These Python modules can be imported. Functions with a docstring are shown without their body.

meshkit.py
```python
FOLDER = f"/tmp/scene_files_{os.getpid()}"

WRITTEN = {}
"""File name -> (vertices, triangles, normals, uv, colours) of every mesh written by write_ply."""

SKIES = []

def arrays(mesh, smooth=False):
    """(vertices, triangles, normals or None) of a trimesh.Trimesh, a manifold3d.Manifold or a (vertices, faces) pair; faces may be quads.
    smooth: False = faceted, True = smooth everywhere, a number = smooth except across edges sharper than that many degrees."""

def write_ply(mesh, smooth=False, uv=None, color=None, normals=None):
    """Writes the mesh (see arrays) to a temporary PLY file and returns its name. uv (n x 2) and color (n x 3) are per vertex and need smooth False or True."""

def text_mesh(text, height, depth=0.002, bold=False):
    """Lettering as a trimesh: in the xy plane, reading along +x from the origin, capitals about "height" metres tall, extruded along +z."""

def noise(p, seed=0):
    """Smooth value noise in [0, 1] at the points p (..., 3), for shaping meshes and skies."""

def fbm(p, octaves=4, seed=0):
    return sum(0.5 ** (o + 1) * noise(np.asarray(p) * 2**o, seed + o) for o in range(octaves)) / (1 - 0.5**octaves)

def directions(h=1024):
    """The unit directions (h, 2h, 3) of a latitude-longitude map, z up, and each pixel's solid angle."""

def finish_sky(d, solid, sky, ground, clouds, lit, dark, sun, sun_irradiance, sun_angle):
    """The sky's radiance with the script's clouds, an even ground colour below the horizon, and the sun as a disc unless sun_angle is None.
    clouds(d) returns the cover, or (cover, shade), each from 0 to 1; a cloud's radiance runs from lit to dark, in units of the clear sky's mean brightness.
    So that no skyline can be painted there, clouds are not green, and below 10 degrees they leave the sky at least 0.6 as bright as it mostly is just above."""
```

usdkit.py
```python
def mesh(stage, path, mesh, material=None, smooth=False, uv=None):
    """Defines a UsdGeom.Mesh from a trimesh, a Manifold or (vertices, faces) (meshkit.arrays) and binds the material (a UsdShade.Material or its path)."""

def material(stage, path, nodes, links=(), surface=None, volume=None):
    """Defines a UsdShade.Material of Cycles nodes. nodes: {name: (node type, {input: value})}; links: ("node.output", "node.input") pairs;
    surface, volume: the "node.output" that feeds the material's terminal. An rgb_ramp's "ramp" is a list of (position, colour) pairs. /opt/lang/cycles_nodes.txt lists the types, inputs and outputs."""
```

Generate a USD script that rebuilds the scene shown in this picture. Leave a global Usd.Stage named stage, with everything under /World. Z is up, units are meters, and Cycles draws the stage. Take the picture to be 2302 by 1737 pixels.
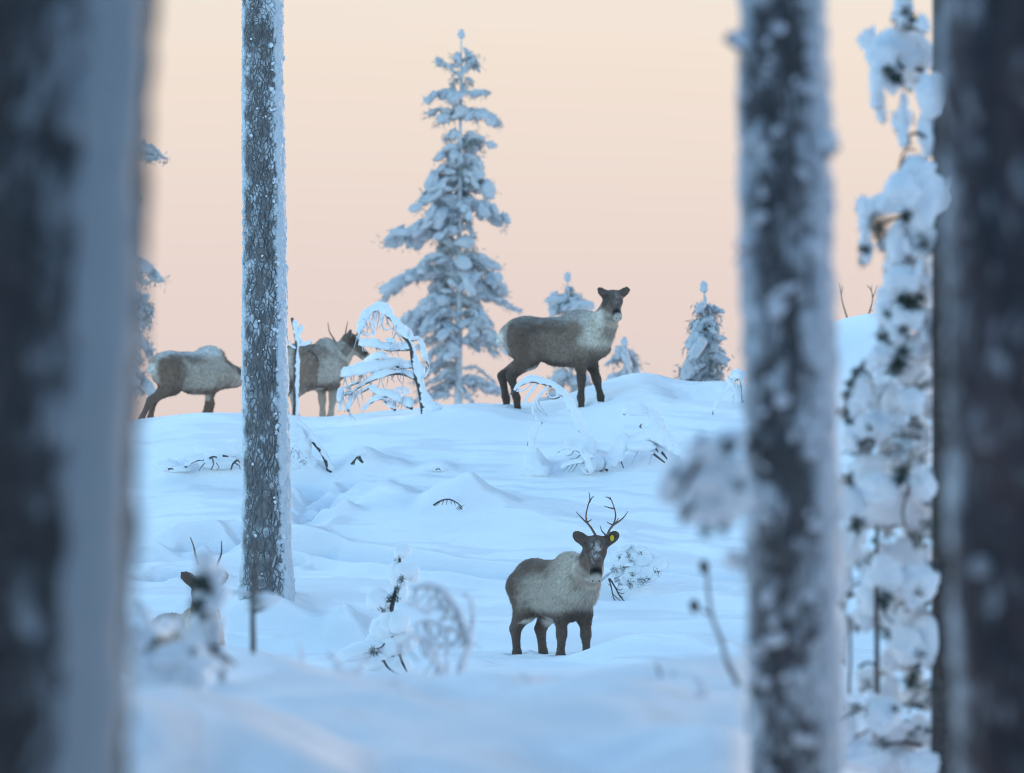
import math, numpy as np, trimesh, usdkit
from scipy.spatial import cKDTree
from meshkit import fbm, noise
from pxr import Usd, UsdGeom, UsdLux, UsdShade, Gf, Sdf, Vt

stage = Usd.Stage.CreateInMemory()
UsdGeom.SetStageUpAxis(stage, UsdGeom.Tokens.z)
UsdGeom.SetStageMetersPerUnit(stage, 1.0)
UsdGeom.Xform.Define(stage, '/World')
UsdGeom.Scope.Define(stage, '/World/Looks')

# ------------------------------------------------------------------ camera, sky, sun
CAM_Z, FPX, CX, CY, HROW = 1.6, 18400.0, 1151.0, 868.5, 980.0      # a 288 mm lens; the horizon lies on row HROW of the 2302 x 1737 photograph
PITCH = math.atan((HROW - CY) / FPX)
EXPOSURE, SKY_STRENGTH, SUN_INTENSITY = 2.08, 0.15, 0.22
SUN_ELEV, SUN_AZ = math.radians(4.0), math.radians(34.0)
cam = UsdGeom.Camera.Define(stage, '/World/camera')
cam.CreateFocalLengthAttr(36.0 * FPX / 2302.0)
cam.CreateHorizontalApertureAttr(36.0)
cam.CreateVerticalApertureAttr(36.0 * 773 / 1024)
cam.CreateClippingRangeAttr(Gf.Vec2f(0.5, 20000))
cam.AddTranslateOp().Set(Gf.Vec3d(0, 0, CAM_Z))
cam.AddRotateXYZOp().Set(Gf.Vec3f(90 + math.degrees(PITCH), 0, 0))
cam.CreateFStopAttr(3.1)
cam.CreateFocusDistanceAttr(80.5)
cam.CreateExposureAttr(EXPOSURE)

usdkit.material(stage, '/World/Looks/sky', {
    's': ('sky_texture', {'sky_type': 'single_scattering', 'sun_disc': False, 'sun_elevation': SUN_ELEV, 'sun_rotation': SUN_AZ,
                          'air_density': 1.0, 'aerosol_density': 0.3, 'ozone_density': 2.5}),
    'tc': ('texture_coordinate', {}), 'sep': ('separate_xyz', {}),
    # a thin dusk veil of cloud that lies all round the horizon, peach below and cream higher up, and thins out overhead
    'n': ('noise_texture', {'scale': 5.0, 'detail': 3.0}),
    'stretch': ('mapping', {'scale': (1, 1, 6)}),
    'el': ('math', {'math_type': 'multiply_add', 'value2': 0.008, 'value3': -0.004}),
    'add': ('math', {'math_type': 'add'}),
    'cover': ('rgb_ramp', {'ramp': [(0.0, (1, 1, 1)), (0.06, (0.97,) * 3), (0.16, (0.92,) * 3), (0.34, (0.82,) * 3), (0.7, (0.5,) * 3), (1.0, (0.25,) * 3)]}),
    'veil': ('rgb_ramp', {'ramp': [(0.0, (1.20, 1.005, 0.955)), (0.020, (1.25, 1.04, 0.98)), (0.045, (1.35, 1.15, 1.02)), (0.08, (1.36, 1.30, 1.25)), (0.13, (1.22, 1.52, 1.72)), (0.3, (1.48, 1.98, 2.36)), (0.65, (0.92, 1.38, 1.80)), (1, (0.42, 0.5, 0.66))]}),
    # the glow is strongest towards the low sun and fades out on the far side of the sky
    'dot': ('vector_math', {'math_type': 'dot_product', 'vector2': (math.sin(SUN_AZ), math.cos(SUN_AZ), 0)}),
    'side': ('map_range', {'range_type': 'smoothstep', 'from_min': -0.5, 'from_max': 0.75, 'to_min': 0.0, 'to_max': 1.0, 'clamp': True}),
    'amount': ('math', {'math_type': 'multiply'}),
    'mix': ('mix_color', {}),
    'b': ('background_shader', {'strength': SKY_STRENGTH})},
    [('tc.generated', 'sep.vector'), ('tc.generated', 'stretch.vector'), ('stretch.vector', 'n.vector'), ('n.fac', 'el.value1'), ('sep.z', 'add.value1'), ('el.value', 'add.value2'),
     ('add.value', 'cover.fac'), ('add.value', 'veil.fac'), ('tc.generated', 'dot.vector1'), ('dot.value', 'side.value'), ('cover.color', 'amount.value1'), ('side.result', 'amount.value2'), ('amount.value', 'mix.fac'), ('s.color', 'mix.a'), ('veil.color', 'mix.b'), ('mix.result', 'b.color')],
    surface='b.background')
dome = UsdLux.DomeLight.Define(stage, '/World/sky')
UsdShade.MaterialBindingAPI.Apply(dome.GetPrim()).Bind(UsdShade.Material.Get(stage, '/World/Looks/sky'))
dome.GetPrim().SetCustomDataByKey('kind', 'structure')
dome.GetPrim().SetCustomDataByKey('label', 'pale peach dusk sky above the snowy ridge')
sun = UsdLux.DistantLight.Define(stage, '/World/sun')
sun.CreateIntensityAttr(SUN_INTENSITY)
sun.CreateAngleAttr(10.0)
sun.CreateNormalizeAttr(True)
sun.CreateColorAttr(Gf.Vec3f(1.0, 0.80, 0.66))
sun.AddRotateXYZOp().Set(Gf.Vec3f(90 - math.degrees(SUN_ELEV), 0, 180 - math.degrees(SUN_AZ)))

# ------------------------------------------------------------------ helpers
cp, sp = math.cos(PITCH), math.sin(PITCH)
def P(px, py, d):
    """World point at distance d (metres along y) that stands at the photograph's pixel."""
    u, v = (px - CX) / FPX, (py - CY) / FPX
    dy, dz = cp + v * sp, sp - v * cp
    return np.array([u * d / dy, d, CAM_Z + dz / dy * d])
def PX(d): return FPX / d                                    # pixels per metre
def unit(v): v = np.asarray(v, float); return v / max(np.linalg.norm(v), 1e-12)
used = {}
def numbered(path):
    n = used.get(path, 0); used[path] = n + 1
    return path if n == 0 else f'{path}_{n:03d}'
def meta(prim, **k):
    for a, b in k.items():
        if b: prim.SetCustomDataByKey(a, b)
class Thing:
    """An Xform at the thing's base; parts are given in world coordinates."""
    def __init__(s, name, label, category, base, group=None):
        s.path = numbered('/World/' + name); s.base = np.asarray(base, float)
        x = UsdGeom.Xform.Define(stage, s.path); x.AddTranslateOp().Set(Gf.Vec3d(*map(float, s.base)))
        meta(x.GetPrim(), label=label, category=category, group=group)
    def part(s, name, mesh, mat, parent=None, smooth=True, label=None, kind=None, prim=None):
        if isinstance(mesh, list): mesh = join(mesh)
        v, f = mesh
        path = numbered((parent or s.path) + '/' + name)
        m = usdkit.mesh(stage, path, (np.asarray(v) - s.base, f), '/World/Looks/' + mat, smooth=smooth)
        for k, val in (prim or {}).items():
            val = np.asarray(val, np.float32)
            if k == 'N': m.CreateNormalsAttr(Vt.Vec3fArray.FromNumpy(val)); m.SetNormalsInterpolation('vertex')
            elif val.ndim == 2: UsdGeom.PrimvarsAPI(m).CreatePrimvar(k, Sdf.ValueTypeNames.Color3fArray, 'vertex').Set(Vt.Vec3fArray.FromNumpy(val))
            else: UsdGeom.PrimvarsAPI(m).CreatePrimvar(k, Sdf.ValueTypeNames.FloatArray, 'vertex').Set(Vt.FloatArray.FromNumpy(val))
        meta(m.GetPrim(), label=label, kind=kind)
        return path
def join(ms):
    vs, fs, n = [], [], 0
    for v, f in ms:
        f = np.asarray(f)
        if f.shape[1] == 4: f = np.vstack([f[:, [0, 1, 2]], f[:, [0, 2, 3]]])
        vs.append(np.asarray(v, float)); fs.append(f + n); n += len(v)
    return np.vstack(vs), np.vstack(fs)
def curve(pts, n=24):
    """Catmull-Rom through the points, n samples evenly spaced."""
    p = np.asarray(pts, float)
    if len(p) == 2: return p[0] + (p[1] - p[0]) * np.linspace(0, 1, n)[:, None]
    q = np.vstack([2 * p[0] - p[1], p, 2 * p[-1] - p[-2]]); out = []
    for i in range(1, len(q) - 2):
        t = np.linspace(0, 1, 16, endpoint=False)[:, None]; a, b, c, e = q[i - 1], q[i], q[i + 1], q[i + 2]
        out.append(0.5 * (2 * b + (c - a) * t + (2 * a - 5 * b + 4 * c - e) * t**2 + (3 * b - a - 3 * c + e) * t**3))
    out = np.vstack(out + [p[-1:]])
    s = np.r_[0, np.cumsum(np.linalg.norm(np.diff(out, axis=0), axis=1))]
    return np.stack([np.interp(np.linspace(0, s[-1], n), s, out[:, k]) for k in range(p.shape[1])], 1)
def tube(pts, r, sides=7):
    """Closed tapered tube along pts; r is a number, (r0, r1) or a radius per point."""
    p = np.asarray(pts, float); n = len(p)
    r = np.linspace(*r, n) if isinstance(r, tuple) else np.broadcast_to(np.asarray(r, float), n)
    t = np.gradient(p, axis=0); t /= np.maximum(np.linalg.norm(t, axis=1, keepdims=True), 1e-9)
    u = np.cross(t[0], [0.31, 0.9, 0.22]); rings = []
    for i in range(n):
        u = unit(u - t[i] * (u @ t[i])); w = np.cross(t[i], u)
        a = np.arange(sides) / sides * 2 * math.pi
        rings.append(p[i] + r[i] * (np.cos(a)[:, None] * u + np.sin(a)[:, None] * w))
    v = np.vstack(rings + [p[:1], p[-1:]]); i, j = np.meshgrid(np.arange(n - 1), np.arange(sides), indexing='ij'); j2 = (j + 1) % sides
    f = np.stack([i * sides + j, i * sides + j2, (i + 1) * sides + j2, (i + 1) * sides + j], -1).reshape(-1, 4)
    f = np.vstack([f[:, [0, 1, 2]], f[:, [0, 2, 3]]]); k = np.arange(sides); k2 = (k + 1) % sides
    f = np.vstack([f, np.stack([np.full(sides, n * sides), k2, k], 1), np.stack([np.full(sides, n * sides + 1), (n - 1) * sides + k, (n - 1) * sides + k2], 1)])
    return v, f
ICO = {k: (lambda m: (np.array(m.vertices), np.array(m.faces)))(trimesh.creation.icosphere(subdivisions=k)) for k in (1, 2, 3, 4)}
def blob(c, r, seed=0, sub=2, rough=0.35, freq=1.6, tilt=0.0, sag=0.25):
    """A lump of snow: a rounded, uneven pad, flatter below; r = half sizes, tilt in the picture plane (radians)."""
    v, f = ICO[sub]; v = v.copy()
    k = 1 + rough * (fbm(v * freq + seed * 7.31 + 50, 3, seed) - 0.5) * 2
    v *= k[:, None]
    v[:, 2] = np.where(v[:, 2] < 0, v[:, 2] * (1 - sag), v[:, 2])
    v *= np.broadcast_to(r, 3)
    c_, s_ = math.cos(tilt), math.sin(tilt)
    v = v @ np.array([[c_, 0, s_], [0, 1, 0], [-s_, 0, c_]])
    return v + np.asarray(c, float), f
def snow_on(pts, r, seed=0, sides=9, lump=0.45, lift=0.75, side=(0.5, 0.0, 0.0), freq=9.0):
    """Snow lying along a branch: an uneven rounded strip sitting on its upper side; on steep parts it clings to one side."""
    p = np.asarray(pts, float); n = len(p)
    r = np.linspace(*r, n) if isinstance(r, tuple) else np.broadcast_to(np.asarray(r, float), n).copy()
    e = np.minimum(np.arange(n), np.arange(n)[::-1]) / max(2.0, n * 0.06)
    k = 1 + lump * (fbm(p * freq + seed * 3.7 + 40, 3, seed) - 0.5) * 2
    r = r * k * np.clip(e, 0.25, 1) * np.clip(1.9 * noise(p * freq * 0.7 + seed * 1.3, seed + 9) + 0.15, 0.6, 1.2)
    t = np.gradient(p, axis=0); t /= np.maximum(np.linalg.norm(t, axis=1, keepdims=True), 1e-9)
    flat = np.sqrt(np.clip(1 - t[:, 2]**2, 0, 1))[:, None]
    c = p + r[:, None] * lift * (flat * np.array([0, 0, 1.0]) + (1 - flat) * np.array(side))
    v, f = tube(c, r, sides)
    v = v + (fbm(v * 22 + seed, 2, seed + 5)[:, None] - 0.5) * r.mean() * 0.5
    return v, f
def needles(c, n, length, rng, axis=(0, 0, -1.0), spread=0.9, width=0.007, core=0.02):
    """A tuft of n needle blades round c that point mostly along axis."""
    c = np.asarray(c, float); a = unit(axis)
    d = rng.normal(size=(n, 3)); d /= np.linalg.norm(d, axis=1, keepdims=True)
    d = a * (1 - spread * 0.5) + d * spread; d /= np.linalg.norm(d, axis=1, keepdims=True)
    s = np.cross(d, rng.normal(size=(n, 3))); s /= np.maximum(np.linalg.norm(s, axis=1, keepdims=True), 1e-9)
    b = c + rng.normal(size=(n, 3)) * core; L = length * rng.uniform(0.6, 1.15, (n, 1))
    m = b + d * L * 0.55
    v = np.stack([b - s * width * 0.35, b + s * width * 0.35, m + s * width * 0.5, m - s * width * 0.5, b + d * L], 1).reshape(-1, 3)
    i = np.arange(n)[:, None] * 5
    f = np.vstack([i + [[0, 1, 2]], i + [[0, 2, 3]], i + [[3, 2, 4]]])
    return v, f
def px_curve(d, pts, n=24, wob=0.0, seed=0):
    """A curve through photograph pixels (x, y[, metres nearer or farther]) round distance d."""
    q = np.array([P(a[0], a[1], d + (a[2] if len(a) > 2 else 0.0)) for a in pts])
    c = curve(q, n)
    if wob:
        c = c + (np.stack([fbm(c * 5 + 10 * k + seed, 2, seed + k) for k in range(3)], 1) - 0.5) * wob
    return c

# ------------------------------------------------------------------ materials
def mat_snow(name, color, grain, bump=0.25, dist=0.01):
    usdkit.material(stage, '/World/Looks/' + name, {
        'g': ('geometry', {}), 'n1': ('noise_texture', {'scale': grain, 'detail': 4.0, 'roughness': 0.65}),
        'n2': ('noise_texture', {'scale': 3.0, 'detail': 3.0}),
        'tint': ('rgb_ramp', {'ramp': [(0.3, tuple(c * 0.965 for c in color)), (0.7, color)]}),
        'b': ('bump', {'strength': bump, 'distance': dist}),
        'p': ('principled_bsdf', {'roughness': 0.75, 'specular_ior_level': 0.25, 'diffuse_roughness': 0.3})},
        [('g.position', 'n1.vector'), ('g.position', 'n2.vector'), ('n2.fac', 'tint.fac'), ('tint.color', 'p.base_color'), ('n1.fac', 'b.height'), ('b.normal', 'p.normal')], surface='p.BSDF')
SNOWC = (0.865, 0.88, 0.91)
mat_snow('snow', SNOWC, 45.0)
mat_snow('frost_snow', (0.80, 0.81, 0.85), 90.0, 0.5, 0.01)
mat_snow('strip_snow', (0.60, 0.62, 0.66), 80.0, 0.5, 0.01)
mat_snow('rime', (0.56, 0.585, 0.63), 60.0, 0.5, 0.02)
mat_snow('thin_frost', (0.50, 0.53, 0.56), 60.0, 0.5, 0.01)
# the ground: grain, and fine wind ripples drawn out across the slope
usdkit.material(stage, '/World/Looks/snow_ground', {
    'g': ('geometry', {}), 'm': ('mapping', {'scale': (1.1, 6.0, 6.0)}), 'n1': ('noise_texture', {'scale': 4.0, 'detail': 4.0, 'roughness': 0.6}),
    'n2': ('noise_texture', {'scale': 55.0, 'detail': 3.0, 'roughness': 0.7}), 'n3': ('noise_texture', {'scale': 0.8, 'detail': 3.0}),
    'sum': ('math', {'math_type': 'multiply_add', 'value2': 0.42}), 
    'tint': ('rgb_ramp', {'ramp': [(0.3, (0.835, 0.85, 0.885)), (0.7, (0.875, 0.89, 0.92))]}),
    'b': ('bump', {'strength': 0.42, 'distance': 0.03}),
    'p': ('principled_bsdf', {'roughness': 0.8, 'specular_ior_level': 0.2, 'diffuse_roughness': 0.3})},
    [('g.position', 'm.vector'), ('m.vector', 'n1.vector'), ('g.position', 'n2.vector'), ('g.position', 'n3.vector'), ('n2.fac', 'sum.value1'), ('n1.fac', 'sum.value3'),
     ('sum.value', 'b.height'), ('n3.fac', 'tint.fac'), ('tint.color', 'p.base_color'), ('b.normal', 'p.normal')], surface='p.BSDF')
def mat_plain(name, c1, c2, scale, rough=0.8, bump=0.3, dist=0.005, squash=(1, 1, 1)):
    usdkit.material(stage, '/World/Looks/' + name, {
        'g': ('geometry', {}), 'm': ('mapping', {'scale': squash}), 'n': ('noise_texture', {'scale': scale, 'detail': 5.0, 'roughness': 0.65}),
        'r': ('rgb_ramp', {'ramp': [(0.32, c1), (0.68, c2)]}), 'b': ('bump', {'strength': bump, 'distance': dist}),
        'p': ('principled_bsdf', {'roughness': rough, 'specular_ior_level': 0.25})},
        [('g.position', 'm.vector'), ('m.vector', 'n.vector'), ('n.fac', 'r.fac'), ('r.color', 'p.base_color'), ('n.fac', 'b.height'), ('b.normal', 'p.normal')], surface='p.BSDF')
mat_plain('twig', (0.045, 0.037, 0.035), (0.13, 0.115, 0.11), 30)
mat_plain('frosted_twig', (0.36, 0.37, 0.39), (0.68, 0.70, 0.73), 26)
mat_plain('lichen_twig', (0.16, 0.15, 0.14), (0.42, 0.41, 0.40), 20)
mat_plain('needles', (0.018, 0.032, 0.026), (0.06, 0.085, 0.07), 14)
mat_plain('frosted_needles', (0.15, 0.18, 0.185), (0.42, 0.455, 0.48), 8)
mat_plain('antler', (0.085, 0.055, 0.045), (0.20, 0.145, 0.12), 40, 0.55, 0.4, 0.004)
mat_plain('eye', (0.006, 0.005, 0.005), (0.012, 0.01, 0.01), 5, 0.12, 0.0)
mat_plain('yellow_plastic', (0.62, 0.46, 0.02), (0.72, 0.55, 0.04), 40, 0.45, 0.1)
# bark with hoar frost: the mesh carries how frosted each point is
def mat_bark(name, c1, c2, scale=28.0, frostcol=(0.66, 0.71, 0.76)):
    usdkit.material(stage, '/World/Looks/' + name, {
        'g': ('geometry', {}), 'm': ('mapping', {'scale': (1, 1, 0.45)}), 'n': ('noise_texture', {'scale': scale, 'detail': 5.0, 'roughness': 0.65}),
        'n2': ('noise_texture', {'scale': scale * 2.6, 'detail': 4.0, 'roughness': 0.7}),
        'r': ('rgb_ramp', {'ramp': [(0.3, c1), (0.7, c2)]}), 'a': ('attribute', {'attribute': 'frost'}),
        'j': ('math', {'math_type': 'multiply_add', 'value2': 0.9, 'value3': -0.45}), 's': ('math', {'math_type': 'add', 'use_clamp': True}),
        'k': ('rgb_ramp', {'ramp': [(0.0, (0, 0, 0)), (0.35, (0.03,) * 3), (0.75, (0.9,) * 3), (1, (1, 1, 1))]}),
        'mix': ('mix_color', {'b': frostcol}), 'b': ('bump', {'strength': 0.5, 'distance': 0.008}), 'p': ('principled_bsdf', {'roughness': 0.85, 'specular_ior_level': 0.2})},
        [('g.position', 'm.vector'), ('m.vector', 'n.vector'), ('g.position', 'n2.vector'), ('n.fac', 'r.fac'), ('n2.fac', 'j.value1'), ('j.value', 's.value1'), ('a.fac', 's.value2'), ('s.value', 'k.fac'),
         ('k.color', 'mix.fac'), ('r.color', 'mix.a'), ('mix.result', 'p.base_color'), ('n.fac', 'b.height'), ('b.normal', 'p.normal')], surface='p.BSDF')
mat_bark('bark', (0.085, 0.085, 0.09), (0.20, 0.19, 0.19), 34.0)
mat_bark('dark_bark', (0.04, 0.041, 0.046), (0.115, 0.105, 0.105))
mat_bark('red_bark', (0.038, 0.042, 0.052), (0.115, 0.085, 0.088), 6.0)
# fur: the mesh carries the coat's colour
usdkit.material(stage, '/World/Looks/fur', {
    'g': ('geometry', {}), 'a': ('attribute', {'attribute': 'coat'}), 'm': ('mapping', {'scale': (1, 1, 0.5)}), 'n': ('noise_texture', {'scale': 40.0, 'detail': 4.0, 'roughness': 0.7}),
    'r': ('rgb_ramp', {'ramp': [(0.3, (0.8,) * 3), (0.7, (1.18,) * 3)]}), 'mul': ('mix_color', {'blend_type': 'multiply', 'fac': 1.0, 'use_clamp': False}),
    'b': ('bump', {'strength': 0.6, 'distance': 0.02}), 'p': ('principled_bsdf', {'roughness': 0.9, 'specular_ior_level': 0.1, 'sheen_weight': 0.15, 'sheen_roughness': 0.5})},
    [('g.position', 'm.vector'), ('m.vector', 'n.vector'), ('n.fac', 'r.fac'), ('a.color', 'mul.a'), ('r.color', 'mul.b'), ('mul.result', 'p.base_color'), ('n.fac', 'b.height'), ('b.normal', 'p.normal')], surface='p.BSDF')
# ------------------------------------------------------------------ the snow ground: one sheet to the horizon
PROF = np.array([(31.6, 1737), (36, 1622), (38, 1560), (40, 1520), (41.5, 1512), (45, 1560), (52, 1610), (60, 1590), (68, 1530), (74, 1496), (77.5, 1487), (80, 1478), (81.2, 1470),
                 (82.3, 1400), (83.2, 1358), (86, 1250), (88.5, 1135), (90.5, 1060), (93, 962), (95.0, 908)])
pz = np.array([P(CX, r, d)[2] for d, r in PROF])
PD = np.r_[-60, 0, 22, PROF[:, 0]]; PZ = np.r_[0.15, 0.25, 0.28, pz]
from scipy.interpolate import PchipInterpolator
zprof = PchipInterpolator(PD, PZ)

PXO = np.array([-600, 100, 300, 460, 600, 700, 880, 1000, 1150, 1300, 1500, 1700, 1850, 2100, 2600])
ROO = np.array([70, 46, 40, 20, 20, 26, 12, 3, 0, -8, -14, -10, -30, -30, -10]) * 1.0
crest_shift = PchipInterpolator(PXO, ROO)
def ground_base(x, d):
    x, d = np.asarray(x, float), np.asarray(d, float)
    dd = np.clip(d, -60, 95.0)
    z = zprof(dd)
    px = CX + x / np.clip(d, 30, 96) * FPX
    w = np.clip((d - 84) / 11, 0, 1); w = w * w * (3 - 2 * w)
    z = z - w * crest_shift(np.clip(px, -600, 2600)) / FPX * 95
    lowr = np.clip((px - 1640 - 60 * (fbm(np.stack([x * 0.6, d * 0.3, 0 * x], -1), 2, 77) - 0.5)) / 330, 0, 1) * np.clip((d - 8) / 14, 0, 1) * np.clip((72 - d) / 22, 0, 1)
    z = z - 0.66 * lowr * lowr * (3 - 2 * lowr)      # the bank dips among the trees on the right
    over = np.clip(d - 95, 0, None)                       # behind the crest the land falls away
    fall = 0.004 * np.clip(over, 0, 3)**2 + 0.028 * np.clip(over - 3, 0, 9) + 0.11 * np.clip(over - 12, 0, 45) 
    return z - fall
ROWD = np.linspace(68, 95, 400); ROWR = np.array([HROW + (CAM_Z - zprof(d)) / d * FPX for d in ROWD])
def depth_of_row(row):
    return float(np.interp(-row, -ROWR, ROWD))
BUMPS = []
def bump(px, row, wpx, hpx, near=0.8, far=1.2, d=None, pw=1.5):
    """A mound whose foot stands at the pixel: half width and height in pixels, near and far half lengths in metres."""
    d = d or depth_of_row(row); s = PX(d)
    BUMPS.append(((px - CX) / s, d, wpx / s, hpx / s * (1.12 if 70 < d < 95 else 1.0), near * (0.75 if 70 < d < 95 else 1.0), far, pw))
# mounds seen on the slope
bump(1018, 1150, 72, 42, 0.6, 0.9, pw=1.9); bump(1088, 1150, 62, 24, 0.5, 0.8, pw=1.7); bump(880, 1132, 62, 28, 0.4, 0.9)
bump(1060, 948, 120, 22, 0.7, 1.6); bump(385, 1062, 45, 26, 0.4, 0.6); bump(805, 1054, 52, 50, 0.5, 0.7, pw=1.0); bump(870, 1050, 55, 16, 0.4, 0.8)
bump(500, 1055, 95, 44, 0.5, 0.7); bump(680, 1058, 60, 40, 0.5, 0.7); bump(985, 1062, 40, 12, 0.3, 0.6); bump(920, 1080, 50, 9, 0.3, 0.6)
bump(1205, 1068, 26, 50, 0.35, 0.4, pw=0.8); bump(1300, 1070, 36, 40, 0.35, 0.5); bump(1345, 1058, 35, 22, 0.4, 0.6)
bump(1430, 1062, 34, 16, 0.3, 0.6); bump(1480, 1058, 40, 26, 0.3, 0.7); bump(1440, 920, 70, 20, 0.4, 1.0)
bump(1530, 878, 190, 40, 0.9, 2.2, d=96.3); bump(1380, 905, 120, 26, 0.8, 1.6, d=96.0); bump(1640, 892, 60, 22, 0.5, 1.0, d=95)
bump(1925, 860, 150, 178, 2.4, 3.0, d=98.5, pw=1.5); bump(2150, 860, 160, 60, 2.4, 3.0, d=98.5, pw=1.3)
bump(1500, 1482, 190, 52, 0.9, 1.4, d=77.6); bump(1420, 1500, 90, 16, 0.5, 0.8, d=76.5); bump(1645, 1530, 60, 50, 0.8, 1.2, d=72)
bump(780, 1425, 42, 30, 0.35, 0.6); bump(770, 1395, 24, 12, 0.3, 0.5); bump(690, 1225, 50, 14, 0.4, 0.7); bump(1040, 1500, 90, 14, 0.6, 0.9, d=76)
bump(700, 1500, 130, 26, 0.8, 1.0, d=72); bump(600, 1385, 80, 60, 0.5, 0.7, d=82.5, pw=0.9); bump(480, 1480, 160, 40, 1.0, 1.2, d=74)
bump(1550, 1290, 160, 9, 0.4, 0.7); bump(1560, 1345, 110, 12, 0.4, 0.6); bump(900, 1010, 90, 8, 0.5, 0.8); bump(1100, 1175, 160, 12, 0.6, 1.2)
bump(430, 1200, 190, 14, 0.5, 1.2); bump(460, 930, 150, 10, 0.6, 1.0); bump(1250, 1200, 200, 10, 0.8, 1.2)
# blurred drifts close to the camera
bump(330, 1690, 230, 110, 1.3, 1.4, d=33.2, pw=1.3); bump(820, 1650, 300, 60, 1.1, 1.3, d=36.0, pw=1.4); bump(1330, 1620, 260, 70, 1.2, 1.3, d=36.8, pw=1.4); bump(560, 1560, 150, 40, 0.9, 1.0, d=39.2)
bump(1040, 1700, 200, 55, 0.9, 1.1, d=34.0, pw=1.4); bump(1560, 1680, 150, 60, 0.9, 1.0, d=34.5); bump(640, 1720, 160, 50, 0.9, 1.0, d=33.0); bump(1120, 1560, 130, 26, 0.8, 1.0, d=39.0); bump(1600, 1540, 220, 24, 1.2, 1.4, d=40.5)
TRENCH = []
def trench(pts, depth, width):
    TRENCH.append((np.array([((a - CX) / PX(depth_of_row(b)), depth_of_row(b)) for a, b in pts]), depth, width))
trench([(640, 1235), (760, 1245), (900, 1262), (1020, 1282), (1140, 1300), (1260, 1312)], 0.12, 0.2)
trench([(300, 1258), (400, 1250), (470, 1238), (560, 1205)], 0.14, 0.2)
trench([(1330, 1335), (1450, 1330), (1600, 1322)], 0.08, 0.13); trench([(1480, 1285), (1560, 1290), (1690, 1300)], 0.08, 0.13)
trench([(660, 1075), (735, 1105), (700, 1150), (650, 1190)], 0.12, 0.18)
frng = np.random.default_rng(5)
DENTS = [(x, y, frng.uniform(0.10, 0.2), frng.uniform(0.14, 0.24)) for x, y in
         [(670, 1110), (700, 1128), (740, 1120), (770, 1100), (690, 1160), (660, 1145), (730, 1150), (800, 1092), (715, 1098), (755, 1140), (650, 1090), (410, 1225), (450, 1215), (500, 1225), (350, 1300), (440, 1300), (380, 1290), (645, 1265), (700, 1235)]]
FEET = []                                                # where the two nearest animals stand: (x, d) of each hoof
for (fpx, frow, fd, yaw, legs) in ((1247, 1479, 80.2, -57, ((0.41, 0.11), (0.28, -0.11), (-0.36, 0.115), (-0.48, -0.115))), (1253, 899, 94.3, -9, ((0.50, 0.11), (0.30, -0.11), (-0.60, 0.115), (-0.44, -0.115)))):
    o = P(fpx, frow, fd); ca, sa = math.cos(math.radians(yaw)), math.sin(math.radians(yaw))
    FEET += [(o[0] + ca * lx - sa * ly, o[1] + sa * lx + ca * ly) for lx, ly in legs]
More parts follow.
